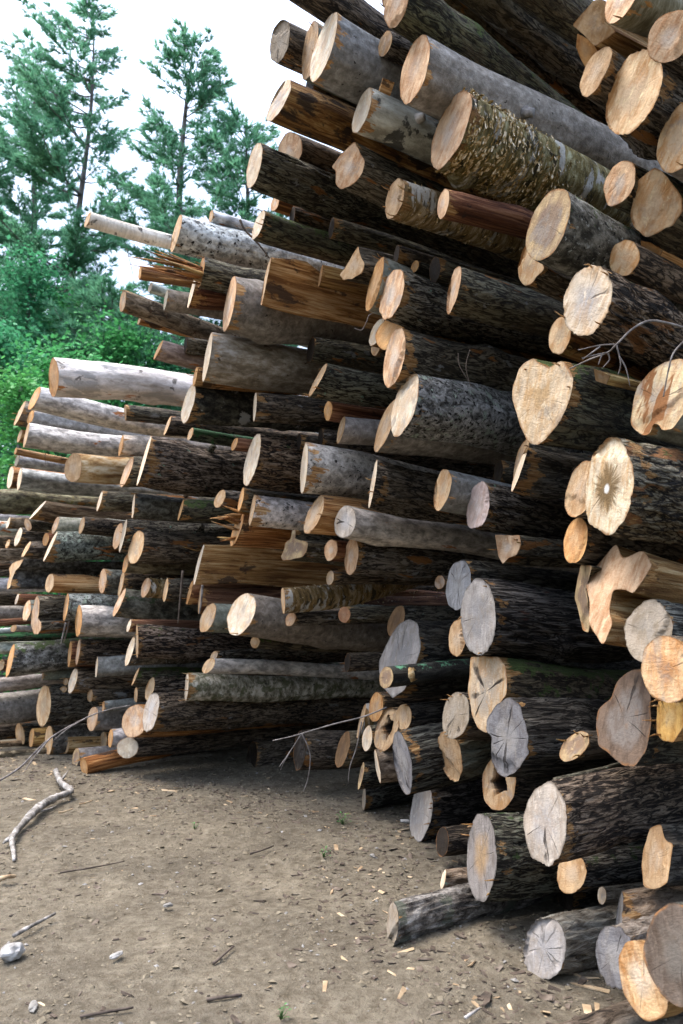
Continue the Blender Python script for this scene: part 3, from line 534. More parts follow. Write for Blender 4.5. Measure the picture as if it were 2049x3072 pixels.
# ---------------------------------------------------------------- the woodpile
TILE = dict(a=(800, 0, .38265), b=(1449, 0, .38265), c=(700, 500, .38265), d=(1449, 500, .38265), e=(200, 600, .38265), f=(0, 1050, .31888),
            g=(450, 1050, .31888), h=(900, 1050, .38265), i=(1449, 1000, .38265), j=(0, 1450, .28699), k=(0, 1850, .28699), l=(350, 1500, .31888),
            m=(350, 1850, .31888), n=(750, 1450, .31888), q=(1050, 1600, .38265), r=(1449, 1550, .38265), s=(1000, 2000, .38265), t=(1449, 2100, .38265), u=(1100, 2472, .60523))
CTRL = [(0, 1450, 9.8), (0, 2200, 8.9), (-80, 1700, 9.6), (160, 1130, 7.6), (60, 1270, 8.6), (265, 655, 6.9), (500, 700, 6.3), (700, 900, 6.0), (750, 500, 5.5), (840, 120, 5.2), (960, 150, 5.0),
        (900, -90, 4.6), (1190, 20, 4.5), (1240, 210, 4.7), (1350, 400, 4.35), (1640, 690, 3.95), (1760, 920, 3.75), (1900, 280, 3.6), (2000, 100, 3.5), (1610, 1200, 3.9), (1825, 1460, 3.4), (1960, 1190, 3.4),
        (1215, 1220, 5.0), (1430, 1515, 4.6), (1120, 1450, 5.3), (910, 1400, 5.8), (1040, 1565, 5.6), (760, 1390, 6.2), (430, 1380, 7.1), (200, 1640, 8.3), (380, 1640, 7.5), (600, 1700, 6.9),
        (725, 1840, 6.6), (850, 1800, 6.2), (1050, 1670, 5.8), (1200, 1975, 5.6), (1160, 2150, 5.7), (1080, 2300, 5.9), (1434, 1850, 4.6), (1460, 2080, 4.6), (1520, 2210, 4.4), (1345, 2265, 4.9), (1205, 2290, 5.2),
        (410, 1920, 7.4), (560, 2060, 7.1), (450, 2140, 7.4), (385, 2240, 7.5), (130, 2115, 8.5), (150, 2220, 8.6), (240, 1860, 8.0), (630, 2220, 7.9),
        (1440, 2570, 4.1), (1635, 2470, 3.55), (1715, 2620, 3.75), (1840, 2130, 3.5), (1720, 2240, 3.9), (2000, 2005, 3.0), (1940, 1890, 3.25), (1800, 1780, 3.6), (1940, 2570, 3.3), (1905, 2940, 2.85), (1845, 2870, 3.05), (2040, 2860, 2.8), (1640, 3140, 2.7)]
CT = np.array(CTRL, float)
def depth0(px, py):
    d2 = (CT[:, 0] - px) ** 2 + (CT[:, 1] - py) ** 2 + 900.
    w = d2 ** -1.5; return float(np.exp((w * np.log(CT[:, 2])).sum() / w.sum()))
A0 = Vector((math.sin(R_(56)), math.cos(R_(56)), 0))
def parse():
    out = []
    for ln in LOGS.strip().split('\n'):
        d, lab = ln.split('|'); tk = d.split(); o = {}
        for x in tk[8:]:
            k, _, v = x.partition('='); o[k] = v or True
        n = [float(x) for x in tk[:6]]
        out.append(dict(T=n[0:2], B=n[2:4], w=n[4], ang=n[5], bark=tk[6], face=tk[7], dz=float(tk[8]), o={**{k: v for k, v in o.items() if k != tk[8]}}, label=lab.strip()))
    return out
DATA = parse()
_jr = random.Random(5)
for L in DATA:                                                       # no two logs lie quite parallel
    if L['T'][0] < 900 and 'g' not in L['o'] and abs(L['B'][1] - L['T'][1]) < 110: L['ang'] += _jr.uniform(-3.2, 3.2)
def solve(L, d):
    """frame and cross-section of one log whose cut end stands at depth d"""
    o = L['o']
    if 'poly' in o:
        x0, y0, sc = TILE[o['poly'][0]]; pts = []
        for p in o['poly'][2:].split('/'):
            x, y = p.split(','); pts.append((x0 + float(x) * sc, y0 + float(y) * sc))
        P = np.array(pts); n = 72                                    # resample, softened
        Q = np.vstack([P, P[:1]]); s = np.r_[0, np.cumsum(np.hypot(*np.diff(Q, axis=0).T))]; u = np.linspace(0, s[-1], n, endpoint=False)
        P = np.c_[np.interp(u, s, Q[:, 0]), np.interp(u, s, Q[:, 1])]
        P = (np.roll(P, 1, 0) + 2 * P + np.roll(P, -1, 0)) / 4
        cx, cy = (P.min(0) + P.max(0)) / 2 * .4 + P.mean(0) * .6
    else:
        P = None; cx, cy = (L['T'][0] + L['B'][0]) / 2, (L['T'][1] + L['B'][1]) / 2
    C = at(cx, cy, d); r = ray(cx, cy).normalized(); D = (C - CAM).length
    an = R_(L['ang']); r2 = ray(cx + 40 * math.cos(an), cy + 40 * math.sin(an))
    m = r.cross(r2).normalized(); a = (A0 - m * A0.dot(m)).normalized()
    p = r.cross(a).normalized()
    if p.z < 0: p = -p
    q = a.cross(p); al = a - r * a.dot(r); sn = al.length; l = al / sn; ql = q.dot(l)
    def off(px, py):
        k = ray(px, py); X = k * (D / k.dot(r)) - r * D; return np.array((X.dot(p), X.dot(l)))
    if P is not None:
        XY = np.array([off(*v) for v in P]); Z = XY - XY.mean(0); M = 2 * Z.T @ Z / len(Z)
    else:
        U = off(*L['T']); V = np.array((-U[1], U[0])) / np.hypot(*U) * L['w'] / 2 * D / F * 1.0; M = np.outer(U, U) + np.outer(V, V)
    R = math.sqrt(M[0, 0]); A = M[0, 1] / R; Bq = math.sqrt(max(M[1, 1] - A * A, 1e-8)) * (1 if ql > 0 else -1)
    m1 = A / sn; m2 = (Bq - R * ql) / sn
    lim = 1.6 * R; m1 = max(-lim, min(lim, m1)); m2 = max(-lim, min(lim, m2))
    cs = None
    if P is not None:
        c = XY[:, 0] / R; s_ = (XY[:, 1] - A * c) / Bq; cs = np.c_[c, s_]
        if abs(m1 - A / sn) + abs(m2 - (Bq - R * ql) / sn) > 1e-6: pass
    return dict(C=C, a=a, p=p, q=q, R=R, m1=m1, m2=m2, cs=cs, cx=cx, cy=cy)
for L in DATA:
    c = solve(L, 5); d = depth0(c['cx'], c['cy']) + L['dz']
    if 'g' in L['o']:                                                # rests on the ground
        for _ in range(12):
            s = solve(L, d); low = min(s['C'].z - s['R'] * .93, 9); d += (low + 0.01) * .9
            d = max(1.5, min(12, d))
    L['d0'] = L['d'] = d; L['s'] = solve(L, d)
# ease logs that would run through one another apart, along their own lines of sight
NL = len(DATA); TS = np.linspace(0.0, 2.4, 9)
for it in range(40):
    C = np.array([L['s']['C'] for L in DATA]); Aa = np.array([L['s']['a'] for L in DATA]); Rr = np.array([L['s']['R'] for L in DATA]); dd = np.array([L['d'] for L in DATA])
    sh = np.zeros(NL); X = C[:, None, :] + Aa[:, None, :] * TS[None, :, None]
    for i in range(NL):
        v = X[i][None, :, :] - C[:, None, :]; t = np.clip((v * Aa[:, None, :]).sum(2), 0, 3.2)
        w = v - t[:, :, None] * Aa[:, None, :]; dist = np.sqrt((w ** 2).sum(2)); ov = (Rr[i] + Rr)[:, None] * .97 - dist; ov[i] = -1
        k = ov.argmax(1); mx = ov[np.arange(NL), k]
        for j in np.where(mx > .012)[0]:
            if j == i: continue
            wv = w[j, k[j]]; rdir = (C[i] - np.array(CAM)); rdir /= np.linalg.norm(rdir)
            g = wv.dot(rdir) / max(np.linalg.norm(wv), 1e-4)
            if abs(g) < .15: g = .15 * (1 if dd[i] > dd[j] else -1)
            sh[i] += mx[j] * .30 * g; sh[j] -= mx[j] * .30 * g
    for i, L in enumerate(DATA):
        if 'g' in L['o']: continue
        nd = L['d'] + max(-.06, min(.06, sh[i])); L['d'] = max(L['d0'] - .38, min(L['d0'] + .5, nd)); L['s'] = solve(L, L['d'])
        s = L['s']
        if s['C'].z - s['R'] < -.02 and L['cy'] > 1900 if 'cy' in L else False: pass
DISP = {'furrow': .018, 'furrow2': .017, 'furrow3': .022, 'stringy': .016, 'oldf': .018, 'barkgrey': .017, 'ridgelight': .024, 'ridged': .012, 'crust': .016, 'old': .008, 'dark': .006, 'mossy': .008, 'lichen': .005, 'ybirch': .004}
def build_log(L, idx):
    s = L['s']; o = L['o']; R = s['R']; big = R * F / L['d'] > 55
    fur = L['bark'] in ('furrow', 'furrow2', 'furrow3', 'stringy', 'oldf', 'barkgrey', 'ridgelight', 'crust', 'ridged')
    n = (112 if fur else 72) if big else 40
    th = np.linspace(0, 2 * math.pi, n, endpoint=False)
    if s['cs'] is not None:
        cs = s['cs']; n = len(cs)
    else:
        cs = np.c_[np.cos(th), np.sin(th)]
        rg = np.random.default_rng(idx * 7 + 3)                     # ends are never true circles
        f = 1 + sum(rg.normal(0, .045 / k) * np.cos(k * th + rg.uniform(0, 6.28)) for k in (2, 3, 4, 5, 7, 9, 13, 19)); cs = cs * f[:, None]
        if 'sflat' in o:                                             # a split face turned to the viewer
            v = np.array((0., -1.)) if s['q'].dot(CAM - s['C']) < 0 else np.array((0., 1.)); dt = cs @ v; cs = cs - np.outer(np.maximum(dt - .30, 0), v)
    ln = float(o.get('len', 3.7)); ts = np.r_[0, .012, .03, .06, np.linspace(.1, 1.6, 30 if (fur and big) else 16 if big else 8), np.linspace(1.8, max(2.2, ln), 8)]
    ts = ts[ts <= ln + .01]
    shf = cs[:, 0] * s['m1'] + cs[:, 1] * s['m2']
    amp = DISP.get(L['bark'], .003); sd = idx * 13.7; bend = float(o.get('bend', 0)); rg = random.Random(idx)
    k1, k2, tp = rg.uniform(-.012, .012), rg.uniform(-.012, .012), rg.uniform(.015, .055)
    kn = [(rg.uniform(.12, 2.4), rg.uniform(0, 6.28), rg.uniform(.05, .12), rg.uniform(.10, .24)) for _ in range(rg.randint(2, 5))]; w1, w2, ph = rg.uniform(.05, .2) * R, rg.uniform(.05, .2) * R, rg.uniform(0, 6.28)
    V = []
    for t in ts:
        tf = 1 - tp * t + .02 * mn.noise((t * 1.3, sd, 0))
        for j in range(n):
            c, z = cs[j]; x = t + shf[j]
            q = mn.noise((x * 2.2 + sd, c * 2.2, z * 2.2)) * .05
            for kx, ka, kw, kh in kn:
                if abs(t - kx) < kw * 2.5: q += kh * math.exp(-((t - kx) / kw) ** 2 - ((1 - (c * math.cos(ka) + z * math.sin(ka))) * 3.2) ** 2)
            if fur: g = (.5 - abs(mn.noise((x * 6.0 + sd, c * R * 32, z * R * 32)))) * 2 - .6
            else: g = mn.noise((x * 9 + sd, c * R * 20, z * R * 20))
            f = R * tf * (1 + q) + amp * g * (.6 if not big else 1.0) * min(1, .3 + t * 9)
            e_ = min(1, t * 2); V.append((x, c * f + bend * t * t + k1 * t * t + w1 * e_ * math.sin(t * 2.3 + ph), z * f + k2 * t * t + w2 * e_ * math.sin(t * 2.9 + ph * 2)))
    m = len(ts); Fq = []
    for i in range(m - 1):
        b = i * n
        for j in range(n):
            j2 = (j + 1) % n; Fq.append((b + j, b + n + j, b + n + j2, b + j2))
    ring0 = np.array(V[:n])
    V.append((ts[-1], 0, 0)); e = len(V) - 1; b = (m - 1) * n
    hollow = 'hollow' in o
    for j in range(n): Fq.append((b + j, e, b + (j + 1) % n))
    name = o.get('name', 'log'); name = name if isinstance(name, str) else 'log'
    ob = bpy.data.objects.new(name, None); COL.objects.link(ob); ob.empty_display_size = .1
    bk = mesh_obj('wood' if L['bark'] in ('split', 'splitw', 'honey', 'red') else 'bark', V, Fq, bark_mat(L['bark']), ob)
    ob.matrix_world = Matrix(((s['a'].x, s['p'].x, s['q'].x, s['C'].x), (s['a'].y, s['p'].y, s['q'].y, s['C'].y), (s['a'].z, s['p'].z, s['q'].z, s['C'].z), (0, 0, 0, 1)))
    tag(ob, L['label'], 'log', 'logs in the woodpile')
    # the cut end
    rg2 = np.random.default_rng(idx); FV = []; rrv = []; fr = [1, .965, .9, .8, .7, .6, .5, .4, .3, .2, .1] if big else [1, .965, .9, .75, .55, .35, .16]
    if hollow: fr = [1, .97, .9, .8, .7, .6]
    flat = 'flatface' in o; cen = np.array((0, 0.)) if s['cs'] is None else cs.mean(0); pit = rg2.normal(0, .06, 2)
    if flat: fr = [1]
    stp = rg2.random() < .45 and big; sa = rg2.uniform(0, 6.28); so_ = rg2.uniform(.25, .7); sh_ = rg2.uniform(.008, .022)
    for f in fr:
        for j in range(n):
            y, z = ring0[j, 1], ring0[j, 2]; cy_, cz_ = (cen + pit * (1 - f)) * R
            yy, zz = cy_ + (y - cy_) * f, cz_ + (z - cz_) * f
            if hollow and f < .95:
                wob = .82 + .55 * mn.noise((math.cos(2 * math.pi * j / n) * 1.3, math.sin(2 * math.pi * j / n) * 1.3, sd)) + .10 * mn.noise((j * .5, 1, sd)); k = (1 - f) / .38; yy = cy_ + (y - cy_) * (f * (1 - k) + .62 * k * wob * (1)); zz = cz_ + (z - cz_) * (f * (1 - k) + .62 * k * wob)
            x = (yy * s['m1'] + zz * s['m2']) / R - .002 + (.0035 * mn.noise((yy * 18, zz * 18, sd)) if f < .99 else 0)
            if stp and f < .99 and yy * math.cos(sa) + zz * math.sin(sa) > R * (so_ + .12 * mn.noise((yy * 25, zz * 25, sd))): x += sh_
            FV.append((x, yy, zz)); rrv.append(.78 if flat else f)
    FF = []
    for i in range(len(fr) - 1):
        for j in range(n):
            j2 = (j + 1) % n; FF.append((i * n + j, i * n + j2, (i + 1) * n + j2, (i + 1) * n + j))
    k = (len(fr) - 1) * n
    if flat:                                                         # rim ring, then one worn plate
        P2 = ring0[:, 1:3]; tg = np.roll(P2, -1, 0) - np.roll(P2, 1, 0); nr = np.c_[-tg[:, 1], tg[:, 0]] / np.maximum(np.hypot(tg[:, 0], tg[:, 1]), 1e-6)[:, None]
        if ((P2 - P2.mean(0)) * nr).sum() > 0: nr = -nr
        rrv = [1.0] * n
        for j in range(n):
            y, z = P2[j] + nr[j] * .012; FV.append(((y * s['m1'] + z * s['m2']) / R - .004, y, z)); rrv.append(.86)
        for j in range(n): j2 = (j + 1) % n; FF.append((j, j2, n + j2, n + j))
        FF.append(tuple(range(n, 2 * n)))
    elif hollow:                                                     # a real bore running back into the log
        for d_ in (.05, .3, .7):
            for j in range(n):
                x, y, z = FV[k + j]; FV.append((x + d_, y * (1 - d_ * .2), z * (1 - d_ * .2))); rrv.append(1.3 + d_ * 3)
        for i in range(3):
            for j in range(n):
                j2 = (j + 1) % n; a_ = k + i * n; FF.append((a_ + j, a_ + j2, a_ + n + j2, a_ + n + j))
        FV.append((.7, 0, 0)); rrv.append(3); e = len(FV) - 1; a_ = k + 3 * n
        for j in range(n): FF.append((a_ + j, a_ + (j + 1) % n, e))
    else:
        cc = (cen + pit) * R; FV.append(((cc[0] * s['m1'] + cc[1] * s['m2']) / R - .002, cc[0], cc[1])); rrv.append(0); e = len(FV) - 1
        for j in range(n): FF.append((k + j, k + (j + 1) % n, e))
    fo = mesh_obj('cut_face', FV, FF, face_mat(L['face']), ob)
    at_ = fo.data.attributes.new('rr', 'FLOAT', 'POINT'); at_.data.foreach_set('value', np.array(rrv, dtype=np.float32))
    if flat: fo.data.polygons.foreach_set('use_smooth', [False] * len(fo.data.polygons))
    extras(L, ob, s, R, idx, bk, fo)
    return ob
def tube_arrays(pts, rad, n=7, seed=0, rough=0.0):
    pts = [Vector(p) for p in pts]; V = []; Fq = []; prev = None
    for i, P in enumerate(pts):
        d = (pts[min(i + 1, len(pts) - 1)] - pts[max(i - 1, 0)]).normalized()
        u = d.orthogonal().normalized() if prev is None else (prev - d * prev.dot(d)).normalized(); prev = u; v = d.cross(u)
        for j in range(n):
            a = 2 * math.pi * j / n; r = rad[i] * (1 + rough * mn.noise((i * .9 + seed, math.cos(a) * 1.5, math.sin(a) * 1.5)))
            V.append(P + u * (math.cos(a) * r) + v * (math.sin(a) * r))
    for i in range(len(pts) - 1):
        for j in range(n):
            j2 = (j + 1) % n; Fq.append((i * n + j, i * n + j2, (i + 1) * n + j2, (i + 1) * n + j))
    Fq.append(tuple(range(n))[::-1]); Fq.append(tuple(range((len(pts) - 1) * n, len(pts) * n)))
    return V, Fq
def smooth_path(pts, k=6):
    pts = [Vector(p) for p in pts]; out = []
    for i in range(len(pts) - 1):
        p0, p1, p2, p3 = pts[max(i - 1, 0)], pts[i], pts[i + 1], pts[min(i + 2, len(pts) - 1)]
        for j in range(k):
            t = j / k; out.append(.5 * ((2 * p1) + (p2 - p0) * t + (2 * p0 - 5 * p1 + 4 * p2 - p3) * t * t + (3 * p1 - p0 - 3 * p2 + p3) * t ** 3))
    return out + [pts[-1]]
def merge(parts):
    V = []; Fq = []
    for v, f in parts:
        b = len(V); V += list(v); Fq += [tuple(i + b for i in ff) for ff in f]
    return V, Fq
def name_ok(L): return 'name' in L['o']
def extras(L, ob, s, R, idx, bk, fo):
    o = L['o']; rg = random.Random(idx + 5)
    vis = CAM - s['C']; toq = 1 if s['q'].dot(vis) > 0 else -1      # which side of the log looks at the viewer
    if 'stub' in o:
        t = float(o['stub']) if isinstance(o['stub'], str) else .5
        if L['bark'] == 'crust': t = .62
        v, f = tube_arrays([(t, R * .7, toq * .02), (t + .01, R * 1.05, toq * .03), (t + .03, R * 1.32, toq * .04), (t + .035, R * 1.42, toq * .045)], [R * .62, R * .44, R * .34, R * .2], 12, idx, .35)
        mesh_obj('branch_stub', v, f, bark_mat(L['bark']), bk)
    if idx % 4 == 1 and 'stub' not in o and R > .09 and 'poly' not in o and 'len' not in o:
        t = rg.uniform(.25, 1.1); an = rg.uniform(-.4, 1.2); cy, cz = math.sin(an), math.cos(an) * toq; r0 = rg.uniform(.018, .036)
        v, f = tube_arrays([(t, cy * R * .8, cz * R * .8), (t + .01, cy * R * 1.08, cz * R * 1.08), (t + .02, cy * R * (1.08 + r0 * 4), cz * R * (1.08 + r0 * 4))], [r0 * 1.5, r0 * 1.05, r0], 9, idx, .3)
        mesh_obj('branch_stub', v, f, bark_mat(L['bark']), bk)
    if idx % 5 == 2 and 'fill' not in o and 'hollow' not in o and 'n' not in o:   # fibres torn out at the cut
        for k in range(rg.randint(2, 5)):
            a = rg.uniform(0, 6.28); y, z = math.cos(a) * R * .93, math.sin(a) * R * .93; x = (y * s['m1'] + z * s['m2']) / R; l_ = rg.uniform(.02, .075)
            v, f = tube_arrays([(x + .03, y, z), (x - l_ * .5, y * 1.02 + rg.uniform(-.006, .006), z * 1.02), (x - l_, y * 1.05 + rg.uniform(-.012, .012), z * 1.05 + rg.uniform(-.012, .012))], [.006, .0045, .001], 4, k)
            mesh_obj('splinter', v, f, bark_mat('splitw'), fo)
    if 'knot' in o:
        v, f = tube_arrays([(.17, .0, toq * R * .8), (.17, 0, toq * R * 1.06), (.175, 0, toq * R * 1.1)], [.05, .042, .02], 12, idx, .3)
        mesh_obj('bare_knot', v, f, bark_mat('honey'), bk)
    if 'chip' in o:
        bm = bmesh.new(); bmesh.ops.create_cube(bm, size=1, matrix=Matrix.Translation((.10, R * 1.12, toq * R * .1)) @ Matrix.Diagonal((.085, .13, .012, 1)))
        bmesh.ops.bevel(bm, geom=bm.edges[:], offset=.003, segments=1, affect='EDGES')
        me = bpy.data.meshes.new('bark_plate'); bm.to_mesh(me); bm.free(); me.materials.append(bark_mat('splitw')); c = bpy.data.objects.new('bark_plate', me); COL.objects.link(c); c.parent = bk
    if 'splinters' in o:
        for k in range(11):
            y = rg.uniform(-.9, 1.0) * R; ln = rg.uniform(.25, .62) * (1 if name_ok(L) else .4); th = rg.uniform(.006, .016); z = toq * rg.uniform(-.2, .8) * R; dv = rg.uniform(-.06, .06)
            P = [(.10, y, z), (-.05, y + dv * .2, z), (-ln * .6, y + dv * .6, z), (-ln, y + dv, z)]
            v, f = tube_arrays(P, [th * 1.6, th * 1.4, th * .9, .0015], 5, k)
            mesh_obj('splinter', v, f, bark_mat('splitw' if k % 3 else 'split'), fo)
    if 'splint2' in o:
        for k in range(9):
            t = rg.uniform(.35, .75); y = rg.uniform(-.7, .2) * R; z = toq * math.sqrt(max(.05, 1 - (y / R) ** 2)) * R; ln = rg.uniform(.18, .4)
            v, f = tube_arrays([(t + ln, y, z * .98), (t + ln * .5, y + rg.uniform(-.02, .03), z + toq * .02), (t, y + rg.uniform(-.03, .07), z + toq * rg.uniform(.03, .06))], [.012, .009, .002], 5, k)
            mesh_obj('splinter', v, f, bark_mat('split'), bk)
    if 'splint3' in o:
        v, f = tube_arrays([(.12, R * 1.02, toq * .02), (.5, R * 1.06, toq * .0), (.78, R * 1.2, -toq * .02)], [.012, .011, .004], 5, 3); mesh_obj('bark_strip', v, f, bark_mat('ridgelight'), bk)
        for k in range(14):
            y = rg.uniform(-.9, .9) * R; z = toq * -math.sqrt(max(0, 1 - (y / R) ** 2)) * R * rg.uniform(.5, 1)
            pass
    if 'curl' in o or L['bark'] == 'ybirch':                         # peeling shreds of bark
        V = []; Fq = []; n = 2200 if 'curl' in o else 260
        for k in range(n):
            t = abs(rg.gauss(0, .9)) % 2.0 + .01; a = rg.uniform(0, 2 * math.pi); ca, sa = math.cos(a), math.sin(a)
            rr = R * (1 - .03 * t) * .99; x = t + (ca * s['m1'] + sa * s['m2'])
            ln = rg.uniform(.012, .06) * (1 if 'curl' in o else .5); w = rg.uniform(.004, .016); up = rg.uniform(.004, .028) * (1 if 'curl' in o else .35); da = ln / R * rg.choice((-1, 1)); b = len(V); dx = rg.uniform(-.02, .01)
            for (aa, ro, xx) in ((a, 0, x), (a + da * .6, up * .5, x + dx * .4), (a + da, up, x + dx)):
                V.append((xx, math.cos(aa) * (rr + ro), math.sin(aa) * (rr + ro))); V.append((xx + w, math.cos(aa) * (rr + ro), math.sin(aa) * (rr + ro)))
            Fq += [(b, b + 1, b + 3, b + 2), (b + 2, b + 3, b + 5, b + 4)]
        c = mesh_obj('peeling_bark', V, Fq, PEEL, bk); tag(c, kind='stuff')
_t = NT('peeling_bark'); _co = _t.objco(); PEEL = _t.finish(_t.ramp(_t.noise(_co, 40, 2), [(.36, (.10, .07, .02)), (.5, (.36, .24, .08)), (.64, (.74, .64, .46))]), .6)
for i, L in enumerate(DATA): build_log(L, i)
# ---------------------------------------------------------------- light
SUN_EL, SUN_AZ = R_(66), R_(-80)     # azimuth from +Y towards +X
W = bpy.data.worlds.new('World'); SC.world = W; W.use_nodes = True; wt = W.node_tree; bg = wt.nodes['Background']
sky = wt.nodes.new('ShaderNodeTexSky'); sky.sky_type = 'NISHITA'; sky.sun_disc = False; sky.sun_elevation = SUN_EL; sky.sun_rotation = SUN_AZ; sky.dust_density = 3.0; sky.air_density = 1.0
hs = wt.nodes.new('ShaderNodeHueSaturation'); hs.inputs['Saturation'].default_value = .8; wt.links.new(sky.outputs[0], hs.inputs['Color']); tcw = wt.nodes.new('ShaderNodeTexCoord'); sxw = wt.nodes.new('ShaderNodeSeparateXYZ'); wt.links.new(tcw.outputs['Generated'], sxw.inputs[0])
def wm(op, a, b):
    n = wt.nodes.new('ShaderNodeMath'); n.operation = op; wt.links.new(a, n.inputs[0]); n.inputs[1].default_value = b; return n.outputs[0]
fz = wm('ADD', wm('MULTIPLY', wm('POWER', wm('MAXIMUM', sxw.outputs[2], 0.0), 1.3), 2.2), .62)     # overcast: the zenith is about three times as bright as the horizon
ml = wt.nodes.new('ShaderNodeVectorMath'); ml.operation = 'MULTIPLY'; wt.links.new(hs.outputs[0], ml.inputs[0]); wt.links.new(fz, ml.inputs[1]); wt.links.new(ml.outputs[0], bg.inputs[0]); bg.inputs[1].default_value = .15
sl = bpy.data.lights.new('sun', 'SUN'); sl.energy = .7; sl.angle = R_(30); sl.color = (1, .95, .88); so = bpy.data.objects.new('sun', sl); COL.objects.link(so)
sd_ = Vector((math.sin(SUN_AZ) * math.cos(SUN_EL), math.cos(SUN_AZ) * math.cos(SUN_EL), math.sin(SUN_EL))); so.rotation_euler = sd_.to_track_quat('Z', 'Y').to_euler()
SC.view_settings.view_transform = 'Standard'; SC.view_settings.look = 'None'; SC.view_settings.exposure = 1.5; SC.view_settings.gamma = 1
# ---------------------------------------------------------------- ground
def gz(x, y):
    f = .018 * mn.noise((x * 1.1, y * 1.1, 2)) + .016 * mn.noise((x * 3.5, y * 3.5, 5)) + .011 * abs(mn.noise((x * 9, y * 9, 8))) + .006 * mn.noise((x * 22, y * 22, 1))
    f += .03 * mn.noise((x * .55 + y * .25, y * .9 - x * .3, 31)) + .012 * math.sin((x * .35 + y) * 5.2 + 2 * mn.noise((x, y, 4))) * max(0, mn.noise((x * .5, y * .5, 9)) + .25)
    return f - .012
xs = np.r_[-400, -120, -50, -25, -14, -9, np.arange(-7, 3.6, .035), 5, 8, 14, 30, 120, 400]; ys = np.r_[-300, -60, -15, -4, 0, 1.2, np.arange(1.8, 10.2, .04), 11, 13, 17, 24, 40, 90, 400]
V = np.zeros((len(ys), len(xs), 3)); V[:, :, 0] = xs[None]; V[:, :, 1] = ys[:, None]
for i, y in enumerate(ys):
    if 1.8 <= y <= 10.2:
        for j, x in enumerate(xs):
            if -7 <= x <= 3.6: V[i, j, 2] = gz(x, y)
ii = np.arange(len(ys) * len(xs)).reshape(len(ys), len(xs)); Fg = np.stack([ii[:-1, :-1], ii[:-1, 1:], ii[1:, 1:], ii[1:, :-1]], -1).reshape(-1, 4)
t = NT('sandy_dirt'); co = t.objco(False); n1 = t.noise(co, 1.4, 6, .65); n2 = t.noise(co, 16, 6, .7); n3 = t.noise(co, 95, 4, .7)
c = t.ramp(n2, [(.30, (.080, .068, .048)), (.5, (.138, .121, .091)), (.70, (.198, .178, .138))])
c = t.mix(1.0, c, t.ramp(n1, [(.32, (.70, .68, .66)), (.66, (1.18, 1.15, 1.1))]), 'MULTIPLY')
c = t.mix(t.math('MULTIPLY', t.step(n3, .56, .68), .6), c, (.06, .052, .04)); c = t.mix(t.math('MULTIPLY', t.step(t.noise(co, 130, 3), .68, .72), .5), c, (.30, .28, .25))
c = t.mix(t.math('MULTIPLY', t.step(t.noise(co, 38, 4, .7), .58, .66), .7), c, (.07, .052, .036))
G = mesh_obj('ground', V.reshape(-1, 3), Fg, t.finish(c, .95, t.math('MULTIPLY_ADD', n3, .5, n2), .9, .03, .1)); tag(G, kind='structure')
def flatmat(name, stops, scale=30, rough=.85, stretch=(1, 1, 1)):
    t = NT(name); co = t.objco(); return t.finish(t.ramp(t.noise(t.scale(co, stretch), scale, 4, .6), stops), rough, t.noise(co, scale * 2, 3), .4, .004)
STONE = flatmat('stone', [(.3, (.10, .093, .08)), (.5, (.18, .172, .155)), (.72, (.30, .29, .27))], 14)
CHIP = flatmat('wood_chip', [(.3, (.16, .10, .055)), (.5, (.30, .22, .13)), (.7, (.46, .37, .25))], 9)
LITTER = flatmat('bark_bit', [(.3, (.02, .016, .012)), (.5, (.07, .052, .038)), (.72, (.17, .14, .11))], 12)
DEAD = flatmat('dead_wood', [(.3, (.055, .05, .042)), (.5, (.20, .185, .165)), (.7, (.40, .385, .365))], 22, .8, (1, 1, .3))
TWIG = flatmat('twig', [(.3, (.06, .05, .045)), (.5, (.14, .125, .115)), (.7, (.26, .24, .225))], 18)
DTWIG = flatmat('dark_twig', [(.3, (.03, .022, .017)), (.6, (.09, .07, .055))], 18)
def scatter(name, n, mat, size, flat, long, box=((-5.2, 2.2), (2.0, 9.2)), seed=1, dens=None):
    rg = random.Random(seed); V = []; Fq = []
    base = [(1, 0, 0), (-1, 0, 0), (0, 1, 0), (0, -1, 0), (0, 0, 1), (0, 0, -1)]; tri = [(0, 2, 4), (2, 1, 4), (1, 3, 4), (3, 0, 4), (2, 0, 5), (1, 2, 5), (3, 1, 5), (0, 3, 5)]
    bx = [(-1, -1, -1), (1, -1, -1), (1, 1, -1), (-1, 1, -1), (-1, -1, 1), (1, -1, 1), (1, 1, 1), (-1, 1, 1)]; bq = [(0, 3, 2, 1), (4, 5, 6, 7), (0, 1, 5, 4), (1, 2, 6, 5), (2, 3, 7, 6), (3, 0, 4, 7)]
    while n > 0:
        x = rg.uniform(*box[0]); y = rg.uniform(*box[1])
        if dens and rg.random() > dens(x, y): continue
        if abs(x) > .5 * y + .5: continue
        n -= 1; s = rg.uniform(*size) * (1 if rg.random() < .85 else 1.9); z = gz(x, y) if 1.8 < y < 10.2 else 0; rot = Matrix.Rotation(rg.uniform(0, 6.3), 3, 'Z') @ Matrix.Rotation(rg.gauss(0, .25), 3, 'X') @ Matrix.Rotation(rg.gauss(0, .2), 3, 'Y'); b = len(V); lo = rg.uniform(1, long)
        sh, fc = (base, tri) if flat > .3 else (bx, bq)
        for v in sh:
            j = [rg.uniform(.7, 1.25) for _ in range(3)]; V.append(Vector((x, y, z + s * flat * .4)) + rot @ Vector((v[0] * s * lo * j[0], v[1] * s * j[1], v[2] * s * flat * j[2])))
        Fq += [tuple(i + b for i in f) for f in fc]
    return tag(mesh_obj(name, V, Fq, mat, smooth=False), kind='stuff')
scatter('gravel', 1300, STONE, (.0025, .008), .6, 1.8, seed=2)
FOOT = [(1.5, 2.9), (.9, 3.4), (.25, 4.0), (.2, 6.2), (-2.6, 7.7), (-4.2, 8.9)]
